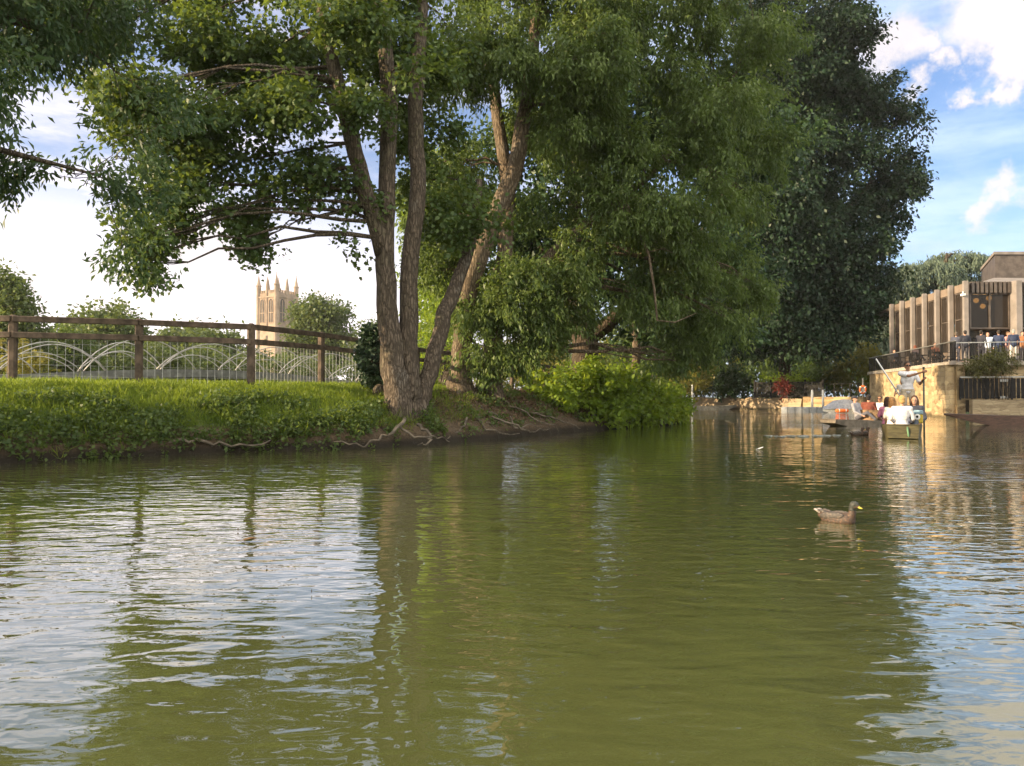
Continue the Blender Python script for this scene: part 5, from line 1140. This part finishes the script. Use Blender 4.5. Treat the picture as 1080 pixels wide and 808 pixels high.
# hanging dead bough
q = P(690, 270, 21.6); db = MB(); o0 = Vector(tuple(treeB.location))
db.tube([Vector(p) - o0 for p in RP((668, 232, 21.7), (684, 268, 21.5), (690, 305, 21.4), (693, 338, 21.4), (712, 340, 21.5), (735, 330, 21.6))], [.05, .04, .035, .03, .02, .01], 6, .1); db.tube([Vector(p) - o0 for p in RP((684, 266, 21.5), (700, 262, 21.5), (712, 268, 21.5))], [.02, .015, .006], 5); db.build('dead_bough', M['bark_pale'], treeB, smooth=True, fix=False)

# darker tree behind, with a low fork
stC = [ST((617, 416, 30, .62), (616, 385, 30, .50), (617, 345, 30, .46), (612, 300, 30.2, .36), (606, 220, 30.5, .25), (610, 100, 31, .14)), ST((620, 358, 30, .30), (645, 338, 29.7, .27), (668, 318, 29.5, .2), (710, 280, 29.4, .12)), ST((614, 330, 30, .2), (585, 290, 30, .15), (560, 240, 30, .1))]
lobC = [LB(*a) for a in ((640, 240, 30, 70, 56, 130), (560, 230, 30.5, 60, 60, 120), (700, 180, 31, 86, 74, 170), (640, 120, 30.5, 70, 60, 130), (760, 250, 31, 56, 56, 110), (690, 335, 30, 60, 28, 66), (755, 355, 31, 54, 26, 60), (580, 150, 31, 60, 60, 100), (780, 150, 32, 60, 70, 120), (660, 40, 31, 80, 60, 130), (500, 240, 30, 50, 60, 80), (640, 300, 29.6, 44, 18, 30))]
tree_from_lobes('plane_tree', 'broad dark tree with a low forked trunk, behind the ash and the bright bush', 'tree', tuple(P(617, 416, 30)), stC, lobC, M['leaf_dark'], M['bark_dark'], (.24, .16), 28, .65, 21, spread=.2, droop=.4, thr=-2, ns=.6, density=1.5, sub=6, flat_=.6)
# slim bare trunk among the shrubs
stD = [ST((667, 418, 33, .20), (668, 398, 33, .19), (672, 370, 33, .17), (668, 345, 33, .14), (678, 300, 33, .1), (690, 230, 33.4, .05))]
lobD = [LB(*a) for a in ((690, 250, 34, 44, 36, 50), (665, 300, 34, 40, 26, 40), (712, 300, 34, 36, 26, 36))]
tree_from_lobes('young_tree', 'slim pale-barked tree with a bare crooked stem rising out of the bright bush', 'tree', tuple(P(667, 418, 33)), stD, lobD, M['leaf_mid'], M['bark_pale'], (.16, .08), 18, .5, 33, spread=.15)
# the huge dark tree across the water
stE = [[((24.6, 69, .6), .6), ((24.2, 68, 5), .52), ((23, 65, 12), .46), ((23.5, 62, 22), .35), ((24, 62, 31), .12)], [((23.6, 66.5, 8), .3), ((25, 61, 14), .28), ((28.5, 61, 18), .12)], [((24.2, 68, 5), .3), ((18.6, 61, 12), .26), ((18, 60, 20), .1)]]
lobE = [LB(*a) for a in ((815, 150, 60, 50, 60, 110), (830, 250, 60, 60, 50, 110), (860, 120, 61, 40, 50, 70), (862, 55, 61, 52, 60, 150), (800, 60, 60, 66, 76, 190), (893, 110, 62, 40, 40, 100), (935, 118, 62, 26, 30, 50), (850, 180, 60, 76, 56, 190), (938, 190, 62, 34, 26, 60), (800, 200, 60, 60, 60, 160), (900, 245, 61, 50, 42, 110), (940, 228, 61, 20, 16, 20), (850, 290, 60, 66, 46, 160), (893, 318, 61, 42, 34, 80), (922, 290, 61, 20, 22, 20), (790, 300, 60, 60, 46, 140), (838, 345, 60, 62, 26, 100), (780, 356, 61, 46, 18, 50), (884, 345, 61, 30, 20, 40), (855, -30, 61, 60, 50, 120), (888, 25, 62, 20, 30, 30), (955, 165, 62, 14, 12, 10), (915, 330, 61, 16, 12, 10))]
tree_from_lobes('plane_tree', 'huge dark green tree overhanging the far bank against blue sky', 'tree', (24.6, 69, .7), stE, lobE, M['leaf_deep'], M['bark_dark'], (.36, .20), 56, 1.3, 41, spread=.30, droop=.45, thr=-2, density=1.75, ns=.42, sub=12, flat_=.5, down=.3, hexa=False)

def bush(name, label, cat, base, lobes, m_leaf, leaf, n_leaf, slen, seed, thr=-.3, up=.5, hexa=False, group=None, ns=1.2, stem_m=None):
    g = np.random.default_rng(seed); B = Vector(base); root = empty(name, base, 0, label, cat, group); Cs, Ds = [], []; mb = MB(); rr = random.Random(seed)
    for lb in lobes:
        mb = MB(); C, D = lobe_sprigs(lb[0], lb[1], int(lb[2]), slen, g, thr=thr, ns=ns, off=seed, down=-up, shell=.3); Cs.append(C); Ds.append(D)
        for q in C[::9][:14]: mb.tube(curve((lb[0][0] - B.x + rr.uniform(-.2, .2), lb[0][1] - B.y, -.05), Vector(q) - B, (0, 0, .1), 4), [.018, .014, .01, .005], 5)
        mb.build('stem', stem_m or M['bark'], root, smooth=True, fix=False)
    leaves('foliage', np.concatenate(Cs) - np.array(base), np.concatenate(Ds), n_leaf, leaf[0], leaf[1], m_leaf, root, leaf[0] * .5, .25, .5, 1.0, seed, hexa); return root
bb = P(650, 440, 27.5)
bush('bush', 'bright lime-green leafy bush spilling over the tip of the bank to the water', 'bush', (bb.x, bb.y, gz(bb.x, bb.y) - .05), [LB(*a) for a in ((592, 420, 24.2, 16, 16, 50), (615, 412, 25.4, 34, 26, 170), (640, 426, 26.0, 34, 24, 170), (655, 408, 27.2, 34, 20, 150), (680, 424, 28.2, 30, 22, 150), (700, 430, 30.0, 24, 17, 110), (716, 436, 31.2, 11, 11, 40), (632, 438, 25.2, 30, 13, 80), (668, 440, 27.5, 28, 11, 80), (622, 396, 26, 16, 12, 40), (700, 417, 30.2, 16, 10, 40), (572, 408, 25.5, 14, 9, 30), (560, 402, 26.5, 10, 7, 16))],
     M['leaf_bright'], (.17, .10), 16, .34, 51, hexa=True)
# bank-side dirt tufts and far shrubs, each where the picture shows it
SHR = [('shrub', 'long low hedge in the shade beyond the black fence under the huge dark tree', 'shrub', [(800, 405, 78, 30, 20, 120), (850, 405, 78, 30, 20, 120), (890, 405, 76, 22, 18, 80)], 'leaf_mid', (.42, .22)),
       ('shrub', 'low hedge on the far bank between the bush tip and the round evergreen', 'shrub', [(700, 402, 78, 30, 22, 110), (745, 404, 80, 26, 18, 90)], 'leaf_mid', (.42, .22)),
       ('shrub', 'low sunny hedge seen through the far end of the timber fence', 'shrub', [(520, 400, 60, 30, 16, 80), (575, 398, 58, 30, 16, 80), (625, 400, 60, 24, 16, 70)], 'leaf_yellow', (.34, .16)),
       ('shrub', 'low hedge glimpsed between the brown trunks', 'shrub', [(502, 362, 44, 20, 34, 90), (470, 398, 52, 30, 16, 80), (430, 396, 54, 24, 16, 60)], 'leaf_mid', (.32, .16)),('shrub', 'golden-green shrub catching the sun behind the fence between ash and forked trunk', 'shrub', [(575, 370, 36, 22, 26, 70), (600, 350, 37, 24, 24, 60), (555, 390, 35, 16, 12, 30)], 'leaf_yellow', (.16, .07)),
       ('shrub', 'sunlit green shrub behind the slim bare stem', 'shrub', [(650, 385, 44, 34, 26, 90), (690, 390, 46, 30, 22, 80), (620, 375, 44, 26, 30, 60)], 'leaf_mid', (.22, .1)),
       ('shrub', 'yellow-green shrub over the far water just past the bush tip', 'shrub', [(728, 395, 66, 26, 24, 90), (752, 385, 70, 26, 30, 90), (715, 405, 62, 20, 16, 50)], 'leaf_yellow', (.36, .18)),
       ('shrub', 'dark round evergreen shrub trailing over the rubble wall to the water', 'shrub', [(774, 402, 67, 17, 15, 110), (764, 410, 67, 11, 10, 50), (784, 409, 66.5, 9, 9, 40), (776, 419, 66.5, 6, 5, 16)], 'leaf_dark', (.30, .18)),
       ('garden_plant', 'tall bright green border plants behind the left half of the black fence', 'plant', [(808, 411, 66.5, 14, 10, 60), (824, 410, 66.2, 10, 10, 40)], 'leaf_bright', (.34, .12)),
       ('garden_plant', 'narrow dark-red leaved shrub growing through the black fence', 'plant', [(825.5, 411, 62.3, 2.5, 9, 26)], 'leaf_red', (.26, .12)),
       ('garden_plant', 'light green border plants right of the red shrub', 'plant', [(838, 411, 65, 9, 10, 40), (848, 408, 65, 8, 12, 30)], 'leaf_bright', (.34, .12)),
       ('shrub', 'golden shrub over the quay wall by the lifebuoy', 'shrub', [(900, 390, 64, 20, 22, 100), (912, 375, 65, 14, 16, 50), (885, 402, 64, 14, 12, 50)], 'leaf_yellow', (.30, .16)),
       ('shrub', 'mid-green shrub beneath the huge dark tree, left of the golden shrub', 'shrub', [(872, 400, 65, 16, 14, 70), (858, 406, 66, 12, 10, 40)], 'leaf_mid', (.30, .16)),
       ('shrub', 'olive shrub in the planting bed over the landing fence on the right', 'shrub', [(1042, 388, 38.6, 24, 10, 150), (1025, 391, 39.2, 10, 8, 40), (1060, 384, 38, 12, 10, 60), (1050, 377, 38.8, 10, 6, 40)], 'leaf_olive', (.13, .06)),
       ('shrub', 'yellow-lit low shrub behind the first fence post on the left', 'shrub', [(28, 388, 34, 22, 10, 60), (5, 372, 35, 16, 18, 50)], 'leaf_yellow', (.2, .1)),
       ('shrub', 'pale green low hedge shrub beyond the footbridge, left of the tower', 'shrub', [(215, 385, 62, 60, 14, 160), (150, 380, 60, 40, 16, 110)], 'leaf_far', (.36, .18)),
       ('shrub', 'dark hedge shrub beyond the footbridge, below the stone tower', 'shrub', [(330, 392, 70, 60, 14, 160), (270, 390, 66, 40, 12, 90), (395, 392, 70, 30, 14, 80)], 'leaf_far', (.36, .18)),
       ('shrub', 'bright shrub glowing between the forked trunk and the brown ash trunk', 'shrub', [(462, 365, 34, 26, 30, 110), (445, 330, 36, 22, 34, 80)], 'leaf_bright', (.17, .08)),
       ('shrub', 'low shrub in the grass by the second trunk', 'shrub', [(456, 410, 24.5, 9, 5, 24)], 'leaf_bright', (.1, .05))]
for k, (nm_, lb, ct, ls, ml_, lf) in enumerate(SHR):
    c_ = P(ls[0][0], 419, ls[0][2]); zb = .8
    bush(nm_, lb, ct, (c_.x, c_.y, zb), [LB(*a) for a in ls], M[ml_], lf, 16, lf[0] * 2.2, 60 + k, ns=.8)

# free-standing trees beyond
BG = [('broadleaf_tree', 'low sunlit tree in the gap between the forked trunk and the two brown trunks', 455, 74, 340, 90, .8, 'leaf_mid', (.36, .2), 500),
      ('broadleaf_tree', 'low sunlit tree behind the far end of the fence', 560, 78, 345, 100, .8, 'leaf_yellow', (.36, .2), 500),
      ('broadleaf_tree', 'low golden tree between the dark fork and the bright bush', 645, 80, 350, 90, .8, 'leaf_yellow', (.36, .2), 500),
      ('broadleaf_tree', 'low tree over the far bank just right of the bright bush', 728, 82, 352, 90, .8, 'leaf_mid', (.36, .2), 500),('broadleaf_tree', 'mid-green tree at the left frame edge behind the fence', 2, 52, 275, 84, .9, 'leaf_far', (.30, .18), 1500),
      ('broadleaf_tree', 'pale rounded tree behind the fence between first and second posts', 106, 72, 314, 104, .9, 'leaf_far', (.44, .28), 1500),
      ('broadleaf_tree', 'lower green tree in front of the pale rounded tree, left', 64, 60, 345, 66, .9, 'leaf_mid', (.36, .2), 500),
      ('broadleaf_tree', 'spreading low tree left of the stone tower behind the hooped bridge', 205, 95, 340, 140, .9, 'leaf_far', (.55, .34), 1300),
      ('broadleaf_tree', 'airy light-green tree standing right of the stone tower', 334, 105, 306, 76, .9, 'leaf_far', (.5, .3), 1500),
      ('broadleaf_tree', 'small pale tree left of the forked trunk, beyond the airy tree', 392, 100, 334, 56, .9, 'leaf_far', (.5, .3), 420),
      ('broadleaf_tree', 'sunlit green tree glimpsed between the forked trunks and the ash', 470, 46, 120, 130, 1.0, 'leaf_bright', (.24, .14), 1100),
      ('broadleaf_tree', 'green tree behind the shrubs in the gap under the ash', 585, 66, 270, 80, .9, 'leaf_mid', (.3, .18), 700),
      ('broadleaf_tree', 'tree behind the bright bush and slim stem', 690, 66, 250, 110, .9, 'leaf_mid', (.34, .2), 900),
      ('broadleaf_tree', 'tree beyond the far wall left of the huge dark tree', 770, 84, 250, 130, .8, 'leaf_mid', (.45, .26), 900),
      ('broadleaf_tree', 'dark tree filling the gap below the huge dark tree', 840, 84, 300, 120, .8, 'leaf_dark', (.45, .26), 900),
      ('broadleaf_tree', 'mid-green tree just left of the pavilion behind the golden shrub', 918, 80, 312, 58, .8, 'leaf_mid', (.45, .26), 700)]
for k, (nm_, lb, px, Y, top, w, bz, ml_, lf, n_) in enumerate(BG):
    auto_tree(nm_, lb, 'tree', px, Y, top, w, bz, 80 + k, M[ml_], lf, n_, bottom=.06, n_leaf=22)

# the weeping blue cedar behind the pavilion
def cedar():
    g = np.random.default_rng(77); base = (P(995, 419, 78).x, 78, .8); root = empty('cedar_tree', base, 0, 'weeping blue-green cedar with layered drooping boughs behind the pavilion', 'tree'); B = Vector(base); mb = MB(); H = P(1012, 258, 78).z
    mb.tube([(0, 0, 0), (.3, 0, H * .4), (.2, 0, H * .7), (.5, 0, H * .9)], [.7, .5, .35, .1], 12, .1); Cs, Ds = [], []
    for px, py, rx, ry in ((1012, 275, 36, 13), (975, 285, 34, 13), (1035, 278, 26, 12), (950, 302, 18, 14), (960, 318, 26, 16), (1000, 303, 38, 16), (985, 330, 42, 18), (1030, 300, 26, 16), (930, 335, 20, 18), (922, 370, 22, 24), (945, 360, 28, 22), (990, 360, 40, 20), (955, 390, 30, 14)):
        c_ = P(px, py, 78 + g.uniform(-3, 3)); k = 78 / F; mb.tube(curve((.3, 0, c_.z - B.z - .5), c_ - B, (0, 0, .8), 6), [.2, .17, .14, .1, .07, .03], 6)
        for i in range(60):
            a = g.uniform(0, 2 * math.pi); ro = math.sqrt(g.uniform(.05, 1)); q = Vector((c_.x + rx * k * ro * math.cos(a), c_.y + rx * k * .8 * ro * math.sin(a), c_.z + ry * k * (1 - ro * ro) * .8))
            for t in range(6):
                Cs.append(q + Vector((math.cos(a) * .22 * t, math.sin(a) * .22 * t, -.05 * t - .16 * t * t * .35))); Ds.append(Vector((math.cos(a) * .25, math.sin(a) * .25, -.5)))
    mb.build('trunk', M['bark_dark'], root, smooth=True, fix=False)
    leaves('crown', np.array([tuple(c - B) for c in Cs]), np.array([tuple(d) for d in Ds]), 14, .46, .11, M['leaf_cedar'], root, .18, .7, 1.0, .7, 5)
cedar()

# ================================================================ THE AIR: thin summer-evening haze
m, t, b = new_mat('haze_air'); t.nodes.remove(b)
pv = N(t, 'ShaderNodeVolumePrincipled'); pv.inputs['Color'].default_value = (.95, .95, .97, 1); pv.inputs['Density'].default_value = .0002; pv.inputs['Anisotropy'].default_value = .2
t.links.new(pv.outputs[0], t.nodes['Material Output'].inputs['Volume'])
hz = MB(); hz.box((-40, 140, 26), (260, 400, 56)); tag(hz.build('haze', m), kind='stuff')
S.cycles.volume_bounces = 0
